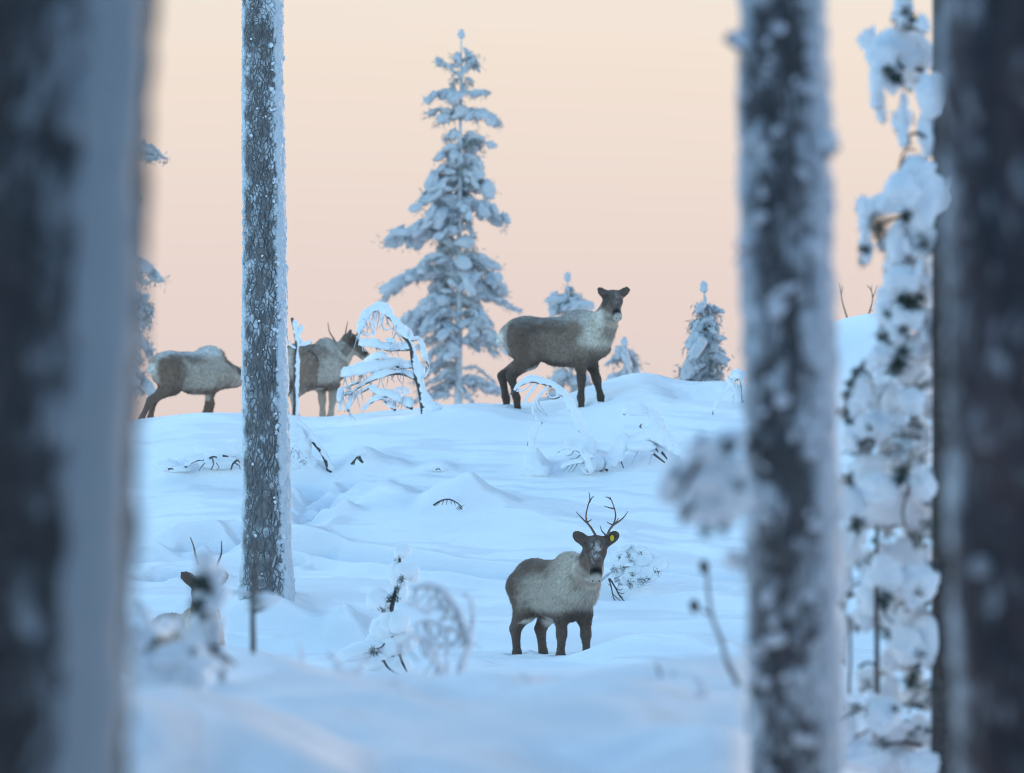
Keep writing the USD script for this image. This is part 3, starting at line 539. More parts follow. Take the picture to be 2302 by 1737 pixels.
# ------------------------------------------------------------------ pine trunks with plated bark and hoar frost
def trunk(name, label, top, bot, d, r_top, r_bot, seed, nt=220, nz=900, plate=0.05, stretch=3.0, depth=0.014, mat='bark', flare=0.0, snow_dir=10.0, snow_half=55.0, snow_t=0.03,
          frost=0.25, extend=4.0, bury=0.6, rings=0.0, lump=1.0, cover_j=0.35, left_frost=0.3, layer='strip_snow', ragged=0.9):
    """Trunk whose axis passes the two pixels (top, bot); its bark is displaced plate by plate; snow_dir is the side the snow sticks to (degrees from +x towards +y)."""
    rng = np.random.default_rng(seed)
    a, b = P(*bot, d), P(*top, d); ax = b - a; L = ax[2]
    z0 = float(ground(np.array([a[0]]), np.array([d]))[0]) - bury; z1 = b[2] + extend
    def axis(z): return a + ax * ((z - a[2]) / L)[..., None]
    th = np.linspace(-math.pi, math.pi, nt, endpoint=False); z = np.linspace(z0, z1, nz)
    T, Z = np.meshgrid(th, z)
    R = r_bot + (r_top - r_bot) * (Z - a[2]) / L
    R = R * (1 + flare * np.exp(-np.clip(Z - z0 - bury, 0, None) / 0.22))
    R = R * (1 + 0.03 * (fbm(np.stack([np.cos(T) * 0.9, np.sin(T) * 0.9, Z * 0.8], -1) + seed, 2, seed) - 0.5) * 2)
    hfrac = np.clip((Z - a[2]) / L, 0, 1)
    st = stretch * (1 - 0.55 * hfrac if rings else 1)
    wob = fbm(np.stack([np.cos(T) * 3, np.sin(T) * 3, Z * 4], -1) + seed, 3, seed + 2) - 0.5
    U = T * r_bot + wob * plate * 2.4; V = np.cumsum(np.r_[0, np.diff(z)] / np.mean(st, axis=1) if np.ndim(st) else np.r_[0, np.diff(z)] / st)[:, None] + 0 * T + wob.T.mean() 
    W = 2 * math.pi * r_bot; n = int(W * V.max() / plate**2)
    pts = np.stack([rng.uniform(-W / 2, W / 2, n), rng.uniform(-plate, V.max() + plate, n)], 1); hgt = rng.uniform(0.35, 1.0, n)
    allp = np.vstack([pts, pts + [W, 0], pts - [W, 0]])
    dist, idx = cKDTree(allp).query(np.stack([U.ravel(), V.ravel()], 1), k=2)
    edge = ((dist[:, 1] - dist[:, 0]) / plate).reshape(T.shape); ph = hgt[idx[:, 0] % n].reshape(T.shape)
    groove = 1 - np.clip(edge / 0.5, 0, 1)**0.8; rim = np.exp(-((edge - 0.34) / 0.2)**2)
    rough = fbm(np.stack([U * 30, V * 40, Z * 0], -1) + seed, 3, seed + 4) - 0.5
    disp = depth * (ph - 0.6 - 0.9 * groove * (0.5 + ph)) + depth * 0.8 * rough
    if rings:
        rg = fbm(np.stack([T * 0.8, T * 0, Z * 9], -1), 3, seed + 8); disp = disp + rings * hfrac * np.clip(rg - 0.5, 0, 1) * 0.12
    dirv = np.cos(T - math.radians(snow_dir))
    fr = frost + 0.35 * (fbm(np.stack([U * 9, Z * 6, 0 * Z], -1), 3, seed + 6) - 0.5) * 2 + 0.4 * np.clip(dirv, 0, 1)**2 + left_frost * np.clip(-np.cos(T), 0, 1)**6 + 0.15 * (ph - 0.6) + 0.30 * rim * np.clip(fbm(np.stack([U * 14, Z * 14, 0 * Z], -1), 3, seed + 9) * 2.2 - 0.7, 0, 1) - 0.22 * groove
    def pos(rad): 
        c = axis(Z); return np.stack([c[..., 0] + rad * np.cos(T), c[..., 1] + rad * np.sin(T), Z], -1)
    i, j = np.meshgrid(np.arange(nz - 1), np.arange(nt), indexing='ij'); j2 = (j + 1) % nt
    q = np.stack([i * nt + j, i * nt + j2, (i + 1) * nt + j2, (i + 1) * nt + j], -1).reshape(-1, 4)
    t = Thing(name, label, 'tree', (a[0], d, z0 + bury))
    t.part('trunk', (pos(R + disp).reshape(-1, 3), np.vstack([q[:, [0, 1, 2]], q[:, [0, 2, 3]]])), mat, prim={'frost': np.clip(fr, 0, 1).ravel()})
    # the snow that sticks to one side: where it is thick enough it is a layer of its own
    j_ = fbm(np.stack([np.cos(T) * 2.2, np.sin(T) * 2.2, Z * 3.2], -1) + seed, 4, seed + 12) - 0.5
    j3 = fbm(np.stack([U * 20, Z * 17, 0 * Z], -1) + seed, 4, seed + 14) - 0.5
    m = (dirv - math.cos(math.radians(snow_half))) / (1 - math.cos(math.radians(snow_half))) + cover_j * 2 * j_ + ragged * j3
    th_ = snow_t * np.sqrt(np.clip(m, 0, 1)) * (0.85 + lump * 0.9 * (j3 + j_)) + 0.004
    keep = (m.ravel()[q] > 0).any(1); rad = np.where(m > 0, R + np.maximum(disp, -0.2 * depth) + th_, R + disp - 0.012)
    v = pos(rad).reshape(-1, 3); q = q[keep]; u, inv = np.unique(q, return_inverse=True); q = inv.reshape(-1, 4)
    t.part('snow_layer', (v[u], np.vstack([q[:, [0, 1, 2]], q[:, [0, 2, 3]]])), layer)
    t.axis, t.rad, t.rng, t.d = axis, (lambda zz: r_bot + (r_top - r_bot) * (zz - a[2]) / L), rng, d
    return t
def tufts(t, n, lo, hi, size, seed, th_lo=-175, th_hi=-5, sub=2):
    """Clots of snow caught on the side of a trunk."""
    rng = np.random.default_rng(seed); out = []
    for k in range(n):
        zz = rng.uniform(lo, hi); th = math.radians(rng.uniform(th_lo, th_hi)); c = t.axis(np.array([zz]))[0]; r = t.rad(zz)
        s = size * rng.uniform(0.4, 1.3)
        out.append(blob((c[0] + r * math.cos(th), c[1] + r * math.sin(th), zz), (s * rng.uniform(0.5, 1.3), s * 0.4, s * rng.uniform(0.5, 1.3)), k + seed, sub, 0.8, 2.3, tilt=rng.uniform(-1.2, 1.2)))
    t.part('snow_clots', out, 'frost_snow', kind='stuff')
def zrow(row, d): return P(CX, row, d)[2]
# the sharp pine in the middle distance
tp = trunk('pine_trunk', 'sharp frosted pine trunk left of centre with plated bark', (587, 0), (597, 1385), 82.6, 0.196, 0.240, 3, nt=330, nz=1500, plate=0.036, stretch=2.8, depth=0.018, flare=0.16, snow_dir=-4, snow_half=44, snow_t=0.026, frost=0.34, rings=0.06, cover_j=0.6, ragged=1.3, left_frost=0.55, extend=3.0)
tufts(tp, 60, zrow(1390, 82.6), zrow(-40, 82.6), 0.012, 77, -165, -20); tufts(tp, 170, zrow(1390, 82.6), zrow(-40, 82.6), 0.022, 78, -62, 10)
# the cone of snow drifted round its foot
ca_ = np.linspace(-math.pi, math.pi, 64, endpoint=False); cz_ = np.linspace(-0.35, 0.42, 22); CT, CZ = np.meshgrid(ca_, cz_)
cb_ = tp.axis(np.array([zrow(1392, 82.6)]))[0]
cr_ = 0.255 + 0.50 * np.exp(-np.clip(CZ + 0.1, 0, None) / 0.15) - 0.06 * np.clip((CZ - 0.26) / 0.16, 0, 1) * (1 + np.cos(CT + 1.9)) + 0.07 * (fbm(np.stack([np.cos(CT) * 2, np.sin(CT) * 2, CZ * 5], -1), 3, 91) - 0.5)
ci_, cj_ = np.meshgrid(np.arange(21), np.arange(64), indexing='ij'); ck_ = (cj_ + 1) % 64
cq_ = np.stack([ci_ * 64 + cj_, ci_ * 64 + ck_, (ci_ + 1) * 64 + ck_, (ci_ + 1) * 64 + cj_], -1).reshape(-1, 4)
tp.part('snow_cone', (np.stack([cb_[0] + 0.02 + cr_ * np.cos(CT), cb_[1] + cr_ * np.sin(CT), cb_[2] - 0.06 + CZ * (0.55 + 0.4 * np.cos(CT - 0.3))], -1).reshape(-1, 3), np.vstack([cq_[:, [0, 1, 2]], cq_[:, [0, 2, 3]]])), 'snow')
# the blurred trunks near the camera
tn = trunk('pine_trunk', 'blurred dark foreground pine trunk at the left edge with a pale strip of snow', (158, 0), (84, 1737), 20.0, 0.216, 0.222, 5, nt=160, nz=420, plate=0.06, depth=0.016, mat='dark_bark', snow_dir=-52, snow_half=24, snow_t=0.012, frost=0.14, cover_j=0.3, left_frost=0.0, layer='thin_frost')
TR = 31.0
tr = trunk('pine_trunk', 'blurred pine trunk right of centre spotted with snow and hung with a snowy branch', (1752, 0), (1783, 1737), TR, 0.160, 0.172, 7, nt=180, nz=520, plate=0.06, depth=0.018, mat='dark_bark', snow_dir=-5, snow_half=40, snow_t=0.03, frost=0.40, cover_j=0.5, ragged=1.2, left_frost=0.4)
tufts(tr, 70, zrow(1737, TR), zrow(-20, TR), 0.026, 82, -160, -30); tufts(tr, 60, zrow(1737, TR), zrow(-20, TR), 0.03, 83, -60, 0)
tf = trunk('pine_trunk', 'dark blurred pine trunk at the right edge with reddish bark', (2310, 0), (2352, 1737), 24.0, 0.265, 0.272, 9, nt=160, nz=420, plate=0.07, depth=0.018, mat='red_bark', snow_dir=120, snow_half=26, snow_t=0.012, frost=0.24, cover_j=0.3, left_frost=0.3)
b = P(2205, 1278, 23.76); tf.part('snow_clot', blob(b, (0.026, 0.014, 0.034), 3, 3, 0.5), 'thin_frost')
# broken stubs on the right trunk
for (x0, y0, x1, y1, rr, sn) in ((1700, 118, 1632, 80, 0.035, 0.05), (1850, 345, 1884, 322, 0.03, 0.035), (1690, 560, 1655, 548, 0.02, 0.022)):
    c = px_curve(TR - 0.1, [(x0, y0), ((x0 + x1) / 2, (y0 + y1) / 2 + 4), (x1, y1)], 8)
    st_ = tr.part('stub', tube(c, (rr, rr * 0.6), 8), 'dark_bark', prim={'frost': np.full(8 * 8 + 2, 0.5)})
    tr.part('snow', snow_on(c, (sn * 1.2, sn), 5, 10), 'snow', parent=st_)

# ------------------------------------------------------------------ builders for snow-laden plants
def pad_px(d, x, y, w, h, seed, tilt=0.0, sub=3, rough=0.32, deep=0.9, dd=0.0, sag=0.2):
    s = PX(d + dd)
    return blob(P(x, y, d + dd), (w / s, deep * (w + h) / 2 / s, h / s), seed, sub, rough, 1.5, tilt, sag)
def tuft_px(d, x, y, r, n, rng, axis=(0, -0.5, -1), dd=-0.06, length=None, width=None):
    s = PX(d + dd); L = length or 1.2 * r / s
    return needles(P(x, y, d + dd), n, L, rng, axis, 1.15, width or max(0.005, 0.07 * L), 0.4 * r / s)
# ------------------------------------------------------------------ frosted spruces behind the ridge
def spruce(name, label, d, base, top, branches, seed, r0=0.07, dark='frosted_needles', clump=0.10, group=None, dens=1.0, wood='frosted_twig', snow='rime', need=11):
    """base, top: pixels of the stem; branches: (row on the stem, tip x, tip row, droop px, thickness factor[, metres towards the camera])."""
    rng = np.random.default_rng(seed); s = PX(d)
    stem = px_curve(d, [base, ((base[0] + top[0]) / 2 + rng.uniform(-3, 3), (base[1] + top[1]) / 2), top], 30)
    t = Thing(name, label, 'tree', P(*base, d), group)
    tk = t.part('trunk', tube(stem, (r0, 0.012), 8), wood)
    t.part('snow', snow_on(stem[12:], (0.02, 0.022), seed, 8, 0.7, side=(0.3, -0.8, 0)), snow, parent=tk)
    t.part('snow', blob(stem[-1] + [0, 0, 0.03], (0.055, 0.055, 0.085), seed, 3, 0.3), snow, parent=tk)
    for k, br in enumerate(branches):
        row, tx, ty, droop, th = br[:5]; th = th * rng.uniform(0.75, 1.3); ty = ty + rng.uniform(-6, 10); dd = br[5] if len(br) > 5 else rng.uniform(-0.5, 0.5)
        f = np.clip((base[1] - row) / (base[1] - top[1]), 0, 1); p0 = stem[int(f * 29)]; x0 = CX + p0[0] / d * FPX
        mx, my = (x0 + tx) / 2, (row + ty) / 2 - droop
        c = np.array([p0, P(mx, my, d + dd * 0.5), P(tx, ty, d + dd)]); c = curve(c, 16)
        L = np.linalg.norm(c[-1] - c[0])
        bp = t.part('branch', tube(c, (0.012 + 0.012 * L, 0.006), 5), wood)
        t.part('needles', [needles(c[i] - [0, 0, 0.03 * th], max(3, int(need * th)), 0.10 * (0.6 + 0.4 * th), rng, (rng.uniform(-.4, .4), -0.3, -1), 1.1, 0.014, 0.05 * th) for i in range(4, 16)], dark, parent=bp, kind='stuff')
        lumps = [snow_on(c[3:], (0.022 * th, 0.045 * th), seed * 50 + k, 7, 0.8)]
        n = max(2, int(dens * L / (clump * 0.9)))
        for i in range(n):
            u = (i + rng.uniform(0.1, 0.9)) / n; u = 0.22 + 0.78 * u; q = c[min(15, int(u * 15))] + rng.normal(size=3) * [0.05, 0.10, 0.02] * th
            w = clump * th * rng.uniform(0.6, 1.3)
            tg = c[min(15, int(u * 15) + 1)] - c[max(0, int(u * 15) - 1)]; sl = math.atan2(tg[2], abs(tg[0]) + 1e-3) * (1 if tg[0] > 0 else -1)
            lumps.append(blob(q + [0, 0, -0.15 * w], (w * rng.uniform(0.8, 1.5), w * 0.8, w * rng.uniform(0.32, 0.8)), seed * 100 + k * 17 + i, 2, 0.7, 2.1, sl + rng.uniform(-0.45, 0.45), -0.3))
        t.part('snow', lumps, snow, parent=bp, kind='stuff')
    return t
rng = np.random.default_rng(40)
def Z45(x, y): return 700 + x / 3.338, 60 + y / 3.338
big = []
for (ax_, ay, tx, ty, dr, th) in [(1125, 215, 1070, 208, 0, 0.55), (1125, 210, 1245, 262, 10, 0.8), (1120, 330, 950, 235, -12, 0.62), (1130, 300, 1230, 262, -6, 0.6), (1130, 385, 1050, 440, 8, 0.65), (1130, 390, 1215, 420, 12, 0.62),
        (1130, 480, 865, 545, 16, 0.75), (1130, 485, 1325, 470, -2, 0.7), (1125, 500, 1030, 545, 8, 0.8), (1125, 620, 855, 625, 12, 0.55), (1125, 640, 935, 680, 8, 0.8), (1130, 610, 1240, 690, 14, 0.85), (1130, 610, 1410, 735, 16, 0.85),
        (1120, 790, 1010, 800, 8, 0.8), (1120, 850, 940, 970, 18, 0.95), (1125, 850, 1310, 885, 16, 0.9), (1120, 840, 1215, 800, -4, 0.6), (1115, 900, 1050, 900, 4, 0.9),
        (1115, 1010, 880, 1150, 20, 0.85), (1120, 1010, 1260, 1030, 12, 1.0), (1120, 1020, 1335, 1190, 20, 0.95), (1120, 1100, 960, 1200, 10, 1.1), (1120, 1130, 1180, 1200, 6, 1.1), (1120, 1180, 840, 1240, 14, 0.75), (1120, 1180, 800, 1380, 30, 0.85),
        (1120, 1200, 1340, 1250, 14, 1.0), (1120, 1250, 1440, 1450, 18, 1.0), (1120, 1260, 1270, 1440, 20, 0.5), (1115, 1300, 930, 1300, 10, 1.0), (1115, 1290, 1200, 1330, 6, 1.1), (1115, 1350, 860, 1480, 20, 0.95),
        (1115, 1480, 540, 1600, 28, 1.0), (1115, 1470, 720, 1580, 24, 1.05), (1115, 1420, 940, 1500, 10, 1.1), (1120, 1450, 1240, 1590, 14, 0.4), (1115, 1550, 960, 1640, 10, 1.0), (1115, 1560, 1210, 1640, 10, 0.9)]:
    sx, sy = Z45(ax_, ay); ex, ey = Z45(tx, ty); big.append((sy, ex, ey, dr / 3.338 * 1.6, th))
def Z5(x, y): return 700 + x / 3.708, 500 + y / 3.708
for (ax_, ay, tx, ty, dr, th) in [(1220, 260, 1560, 340, 26, 1.1), (1220, 290, 1600, 550, 60, 1.05), (1220, 300, 1420, 330, 16, 1.1), (1220, 310, 960, 280, 16, 0.9), (1220, 330, 590, 520, 40, 0.95), (1220, 360, 560, 640, 70, 0.7), (1220, 340, 870, 430, 20, 1.05),
        (1220, 400, 1500, 600, 24, 1.05), (1220, 430, 1350, 560, 14, 1.0), (1220, 420, 1060, 520, 16, 1.1), (1220, 520, 940, 740, 30, 1.0), (1220, 540, 760, 850, 50, 1.05), (1220, 560, 860, 900, 40, 0.95), (1220, 560, 1760, 740, 40, 0.55), (1220, 580, 1620, 680, 26, 0.75),
        (1220, 560, 1140, 660, 10, 1.1), (1220, 600, 1400, 700, 16, 0.9), (1220, 680, 1000, 830, 20, 0.9), (1220, 700, 1480, 850, 24, 0.75), (1220, 780, 1420, 810, 14, 0.45), (1220, 800, 1560, 960, 30, 0.65), (1220, 850, 1040, 960, 20, 0.7)]:
    sx, sy = Z5(ax_, ay); ex, ey = Z5(tx, ty); big.append((sy, ex, ey, dr / 3.708, th))
for k in range(46):                                        # the thin, gappy skirt low on the tree
    row = rng.uniform(700, 900); side = rng.choice([-1, 1]); w = rng.uniform(0.25, 1.0) * (120 if side > 0 else 105)
    big.append((row - rng.uniform(8, 40), 1029 + side * w, row + rng.uniform(0, 22), rng.uniform(4, 14), rng.uniform(0.35, 0.62)))
for k in range(22):                                        # short inner boughs that break up the tiers
    row = rng.uniform(330, 800); f = (row - 330) / 470; sd = rng.choice([-1, 1]); w = rng.uniform(0.25, 0.95) * (28 + 72 * f)
    big.append((row - rng.uniform(4, 30), 1031 + sd * w, row + rng.uniform(0, 26), rng.uniform(2, 12), rng.uniform(0.55, 1.1), rng.uniform(-0.7, 0.7)))
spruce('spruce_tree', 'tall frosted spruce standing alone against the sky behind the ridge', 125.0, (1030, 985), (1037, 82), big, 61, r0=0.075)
def cone_branches(cx, top, bot, half, n, seed, th=0.8, p=0.9):
    r = np.random.default_rng(seed); out = []
    for k in range(n):
        f = (k + r.uniform(0.2, 0.8)) / n; row = top + (bot - top) * f; w = half * (0.25 + 0.75 * f**p) * r.uniform(0.55, 1.05); sd = 1 if k % 2 else -1
        out.append((row, cx + sd * w, row + r.uniform(4, 16), r.uniform(3, 10), th * r.uniform(0.7, 1.15)))
    return out
spruce('young_spruce', 'small frosted spruce right of the big spruce, topped above the dark reindeer', 122.0, (1290, 990), (1276, 628), 
       [(668, 1258, 680, 4, 1.1), (668, 1300, 672, 4, 1.0), (690, 1305, 690, 6, 1.25), (690, 1262, 700, 6, 1.2), (640, 1280, 655, 2, 0.8)] + cone_branches(1285, 700, 900, 62, 16, 3, 0.85), 62, r0=0.035, clump=0.09)
spruce('young_spruce', 'thin frosted spruce seen between the legs and chest of the dark reindeer', 120.0, (1402, 975), (1404, 775), 
       [(790, 1425, 815, 6, 1.0), (795, 1430, 845, 10, 1.2), (792, 1380, 815, 5, 0.7), (830, 1375, 860, 6, 0.8), (850, 1450, 870, 6, 0.7), (860, 1360, 880, 6, 0.6)], 63, r0=0.022, clump=0.095, need=10)
spruce('young_spruce', 'small frosted spruce on the ridge left of the blurred spotted trunk', 106.0, (1587, 960), (1583, 652),
       [(690, 1571, 700, 3, 0.8), (690, 1608, 700, 5, 0.8), (715, 1560, 732, 4, 1.0), (720, 1606, 735, 4, 0.9), (745, 1613, 760, 6, 0.8), (755, 1568, 785, 6, 1.25), (775, 1612, 800, 8, 1.2), (790, 1628, 812, 4, 0.8), (800, 1555, 835, 6, 1.2),
        (815, 1535, 838, 6, 1.4), (820, 1600, 850, 5, 1.1), (840, 1545, 862, 5, 1.25), (845, 1585, 870, 3, 1.3), (850, 1630, 868, 5, 0.9), (770, 1580, 790, 2, 1.1), (860, 1640, 878, 3, 0.8)], 64, r0=0.04, clump=0.085)
lb = [(300, 352, 350, 6, 0.9), (310, 376, 362, 16, 0.7), (330, 335, 345, 8, 0.8)]
r_ = np.random.default_rng(6)
for k in range(42):
    row = r_.uniform(420, 900); lim = 300 + 24 * math.sin(row / 47.0) + 40 * np.clip((row - 420) / 300, 0, 1)
    lb.append((row - r_.uniform(10, 40), lim * 1.0 - r_.uniform(0, 70), row, r_.uniform(4, 14), r_.uniform(0.55, 0.95)))
lb += [(560, 368, 628, 20, 0.75), (600, 350, 600, 10, 0.8), (700, 345, 800, 20, 0.8), (780, 335, 870, 10, 0.8)]
spruce('spruce_tree', 'frosted spruce half hidden behind the foreground trunk at the left edge', 112.0, (225, 975), (232, 120), lb, 65, r0=0.08, need=16)
# ------------------------------------------------------------------ bent saplings and buried shrubs on the slope
def sapling(name, label, category, d, stems, seed, wood='twig', snow='snow', base=None, group=None, frost_thin='frosted_twig', wob=0.02):
    """stems: (points, wood radius, snow radius or 0 [, parent index]) with pixels round distance d; each a branch part carrying its snow."""
    b = stems[0][0][0]; t = Thing(name, label, category, P(b[0], b[1], d), group)
    for k, s in enumerate(stems):
        pts, r, sn = s[:3]; n = max(8, int(6 * len(pts)))
        c = px_curve(d, pts, n, wob, seed + k)
        rr = r if isinstance(r, tuple) else (r, r * 0.5)
        p = t.part('stem' if k == 0 else 'branch', tube(c, rr, 6), wood if max(rr) >= 0.009 else frost_thin)
        if sn:
            ss = sn if isinstance(sn, tuple) else (sn, sn * 0.7)
            c2 = px_curve(d, pts, n * 3, wob, seed + k)
            t.part('snow', snow_on(c2, ss, seed * 10 + k, 9, 0.45, lift=0.8, side=(0.75, 0.1, 0), freq=6), snow, parent=p)
    return t
def droopers(d, pts, n, seed, length, curl=0.6, sidepx=0):
    """Fine frosted twigs hanging from a curve: a list of pixel strokes."""
    r = np.random.default_rng(seed); p = np.asarray([a[:2] for a in pts], float); out = []
    s = np.r_[0, np.cumsum(np.linalg.norm(np.diff(p, axis=0), axis=1))]
    for k in range(n):
        u = r.uniform(0.08, 1) * s[-1]; x, y = np.interp(u, s, p[:, 0]), np.interp(u, s, p[:, 1]); L = length * r.uniform(0.4, 1.1); e = r.uniform(-curl, curl) * L + sidepx
        out.append(([(x, y, r.uniform(-.05, .05)), (x + e * 0.25, y + L * 0.5), (x + e, y + L, r.uniform(-.15, .15))], 0.007, 0))
    return out
# the arched birch on the crest
arch = [(954, 930), (950, 895), (940, 859), (929, 810), (922, 775), (905, 751), (883, 721), (862, 702), (846, 697), (824, 708), (808, 732), (801, 758)]
b1 = [(926, 784), (895, 786), (860, 784), (830, 776), (806, 778)]
b2 = [(938, 853), (915, 842), (889, 840), (851, 848), (819, 862), (792, 884), (781, 925)]
b3 = [(930, 824), (895, 828), (862, 829), (815, 838), (767, 848)]
b4 = [(896, 826), (883, 818), (866, 806), (851, 805), (830, 812), (816, 824), (806, 846)]
b5 = [(926, 918), (905, 906), (889, 898), (851, 886), (832, 874)]
b6 = [(888, 922), (872, 908), (862, 897), (845, 899), (830, 908), (812, 926)]
b7 = [(922, 765), (940, 764), (949, 782), (952, 800), (963, 820), (960, 836), (953, 850)]
b8 = [(895, 735), (918, 745), (926, 765)]
b9 = [(806, 860), (782, 868), (764, 884), (758, 905)]
b10 = [(792, 884), (770, 892), (762, 925)]
b11 = [(830, 872), (800, 890), (775, 925)]
def Z(l): return [(a[0], a[1], 0.12 * math.sin(i * 1.7)) for i, a in enumerate(l)]
st = [(arch, (0.042, 0.012), (0.060, 0.042)), (Z(b1), 0.018, 0.052), (Z(b2), (0.024, 0.010), 0.038), (Z(b3), 0.016, 0.075), (Z(b4), 0.014, 0.034), (Z(b5), 0.018, 0.05), (Z(b6), 0.016, 0.035), (Z(b7), 0.012, 0.028), (Z(b8), 0.012, 0.034),
      (Z(b9), 0.012, 0.03), (Z(b10), 0.012, 0.03), (Z(b11), 0.012, 0.035)]
st += droopers(94, arch[5:], 34, 1, 44, 0.5) + droopers(94, b1, 10, 2, 16) + droopers(94, b4, 16, 3, 30) + droopers(94, b2, 18, 4, 40) + droopers(94, b3, 20, 5, 26) + droopers(94, b9, 10, 7, 30) + droopers(94, b5, 8, 8, 24)
st += [([(808, 732), (812, 748), (830, 754), (846, 742)], 0.008, 0.016), ([(822, 710), (838, 730), (842, 752), (830, 768)], 0.008, 0.016), ([(803, 750), (815, 768), (840, 770)], 0.008, 0.014), ([(860, 703), (856, 726), (868, 742), (884, 738)], 0.008, 0.016), ([(846, 700), (842, 716), (850, 734)], 0.008, 0.014)]
birch = sapling('bent_birch', 'frosted birch bent into an arch on the ridge beside the antlered reindeer', 'tree', 94.0, st, 71)
for pd_ in [pad_px(94, 968, 921, 24, 16, 5, 0.4), pad_px(94, 878, 765, 12, 7, 6, -0.2), pad_px(94, 900, 880, 22, 12, 7, 0.1, dd=0.3)]: birch.part('snow_clump', pd_, 'snow')
sapling('young_birch', 'thin frosted sapling standing up beside the sharp trunk on the ridge', 'tree', 99.0, [([(664, 945), (664, 807), (667, 770), (662, 742), (655, 713)], (0.03, 0.02), (0.026, 0.03)), ([(666, 780), (685, 776), (702, 769)], 0.014, 0.035), ([(668, 752), (674, 742), (675, 731)], 0.012, 0.026), ([(665, 785), (655, 778), (648, 766)], 0.012, 0.026), ([(667, 770), (674, 765), (679, 772)], 0.012, 0.03)], 72)
# the arched sapling in front of the dark reindeer
d = pin(1345, 1058)[1]; dS = d
m1 = [(1352, 1058), (1340, 1030), (1319, 1000), (1303, 964), (1287, 928), (1268, 892), (1248, 870), (1227, 863), (1205, 858), (1186, 859), (1165, 869), (1148, 886)]
t = sapling('bent_sapling', 'snow coated sapling bent over in front of the dark reindeer', 'tree', d, [(m1, (0.032, 0.012), (0.052, 0.028)), ([(1238, 866), (1218, 884), (1204, 900), (1196, 920), (1203, 938), (1213, 948)], 0.010, 0.014), ([(1208, 862), (1195, 878), (1182, 896), (1178, 908)], 0.010, 0.018),
     ([(1210, 903), (1219, 918), (1230, 933)], 0.006, 0.0), ([(1204, 902), (1208, 918), (1224, 930), (1232, 937)], 0.006, 0.0), ([(1258, 892), (1240, 896), (1228, 884)], 0.012, 0.02), ([(1248, 872), (1252, 888), (1246, 896), (1234, 894)], 0.01, 0.015), ([(1196, 862), (1180, 876), (1160, 880)], 0.007, 0.012)], 73, wob=0.012)
for pd_ in [pad_px(d, 1322, 1012, 17, 32, 3, -0.35), pad_px(d, 1340, 1042, 24, 24, 4, -0.3), pad_px(d, 1262, 880, 13, 9, 8, -0.5)]: t.part('snow_clump', pd_, 'snow')
d = pin(1205, 1068)[1]
t = sapling('snow_stub', 'curved snow coated stub rising from a cone of snow', 'tree', d, [([(1196, 1068), (1199, 1030), (1189, 1004), (1192, 985), (1200, 968), (1211, 957), (1219, 949)], (0.03, 0.012), (0.062, 0.026))], 74, wob=0.0)
for pd_ in [pad_px(d, 1200, 1045, 20, 34, 13, 0.12), pad_px(d, 1204, 1060, 34, 20, 14)]: t.part('snow_clump', pd_, 'snow')
d = pin(1300, 1070)[1]
tw = [([(1322, 1062), (1316, 1030), (1298, 1014), (1272, 1008), (1254, 1017)], 0.012, 0.034)]
tw += [([(1312, 1020), (1322, 1028), (1332, 1030)], 0.010, 0.03), ([(1305, 1022), (1295, 1030), (1280, 1032)], 0.007, 0), ([(1290, 1013), (1283, 1022), (1272, 1024)], 0.006, 0), ([(1312, 1040), (1290, 1042), (1270, 1048), (1260, 1054)], 0.010, 0.026), ([(1290, 1043), (1282, 1054), (1276, 1062)], 0.006, 0), ([(1298, 1042), (1290, 1056), (1284, 1062)], 0.006, 0), ([(1280, 1045), (1272, 1054), (1266, 1058)], 0.006, 0), ([(1320, 1035), (1308, 1033), (1298, 1038)], 0.007, 0.01)]
t = sapling('buried_shrub', 'brown twigs sticking out of a small snow mound right of the curved stub', 'shrub', d - 0.15, tw, 75, wood='lichen_twig', frost_thin='lichen_twig', wob=0.01)
for pd_ in [pad_px(d, 1322, 1046, 20, 26, 23, 0.2), pad_px(d, 1278, 998, 9, 14, 24, 0.3)]: t.part('snow_clump', pd_, 'snow')
# the hooked stem and the low arch to its right
d = pin(1485, 1005)[1]
t = sapling('bent_sapling', 'short sapling hooked over under a thick cap of snow', 'tree', d, [([(1490, 1010), (1478, 975), (1469, 949), (1456, 925), (1436, 914), (1416, 918), (1402, 932)], (0.026, 0.014), (0.075, 0.07)), ([(1463, 968), (1450, 966), (1438, 959)], 0.012, 0), ([(1438, 959), (1443, 952)], 0.01, 0)], 76, wob=0.01)
for pd_ in [pad_px(d, 1428, 922, 26, 14, 33, 0.0), pad_px(d, 1470, 960, 13, 22, 34, -0.3, dd=0.12)]: t.part('snow_clump', pd_, 'snow')
d = pin(1430, 1058)[1]
low = [(1362, 1058), (1376, 1034), (1392, 1012), (1428, 996), (1467, 988), (1490, 997), (1520, 1018), (1545, 1040)]
t = sapling('fallen_branch', 'low arching branch under thick snow at the foot of the hooked sapling', 'branch', d, [(low, 0.02, (0.07, 0.085)), ([(1364, 1056), (1380, 1036), (1396, 1020)], 0.014, 0), ([(1392, 1018), (1396, 1036), (1402, 1052)], 0.011, 0), ([(1392, 1020), (1384, 1030), (1394, 1042)], 0.006, 0), ([(1434, 1014), (1426, 1030), (1420, 1044)], 0.008, 0),
     ([(1469, 1020), (1482, 1030), (1495, 1040)], 0.016, 0), ([(1487, 1016), (1494, 1024), (1500, 1032)], 0.016, 0), ([(1465, 1020), (1462, 1034), (1460, 1044)], 0.008, 0), ([(1474, 1008), (1480, 1016)], 0.012, 0)], 77, wob=0.0)
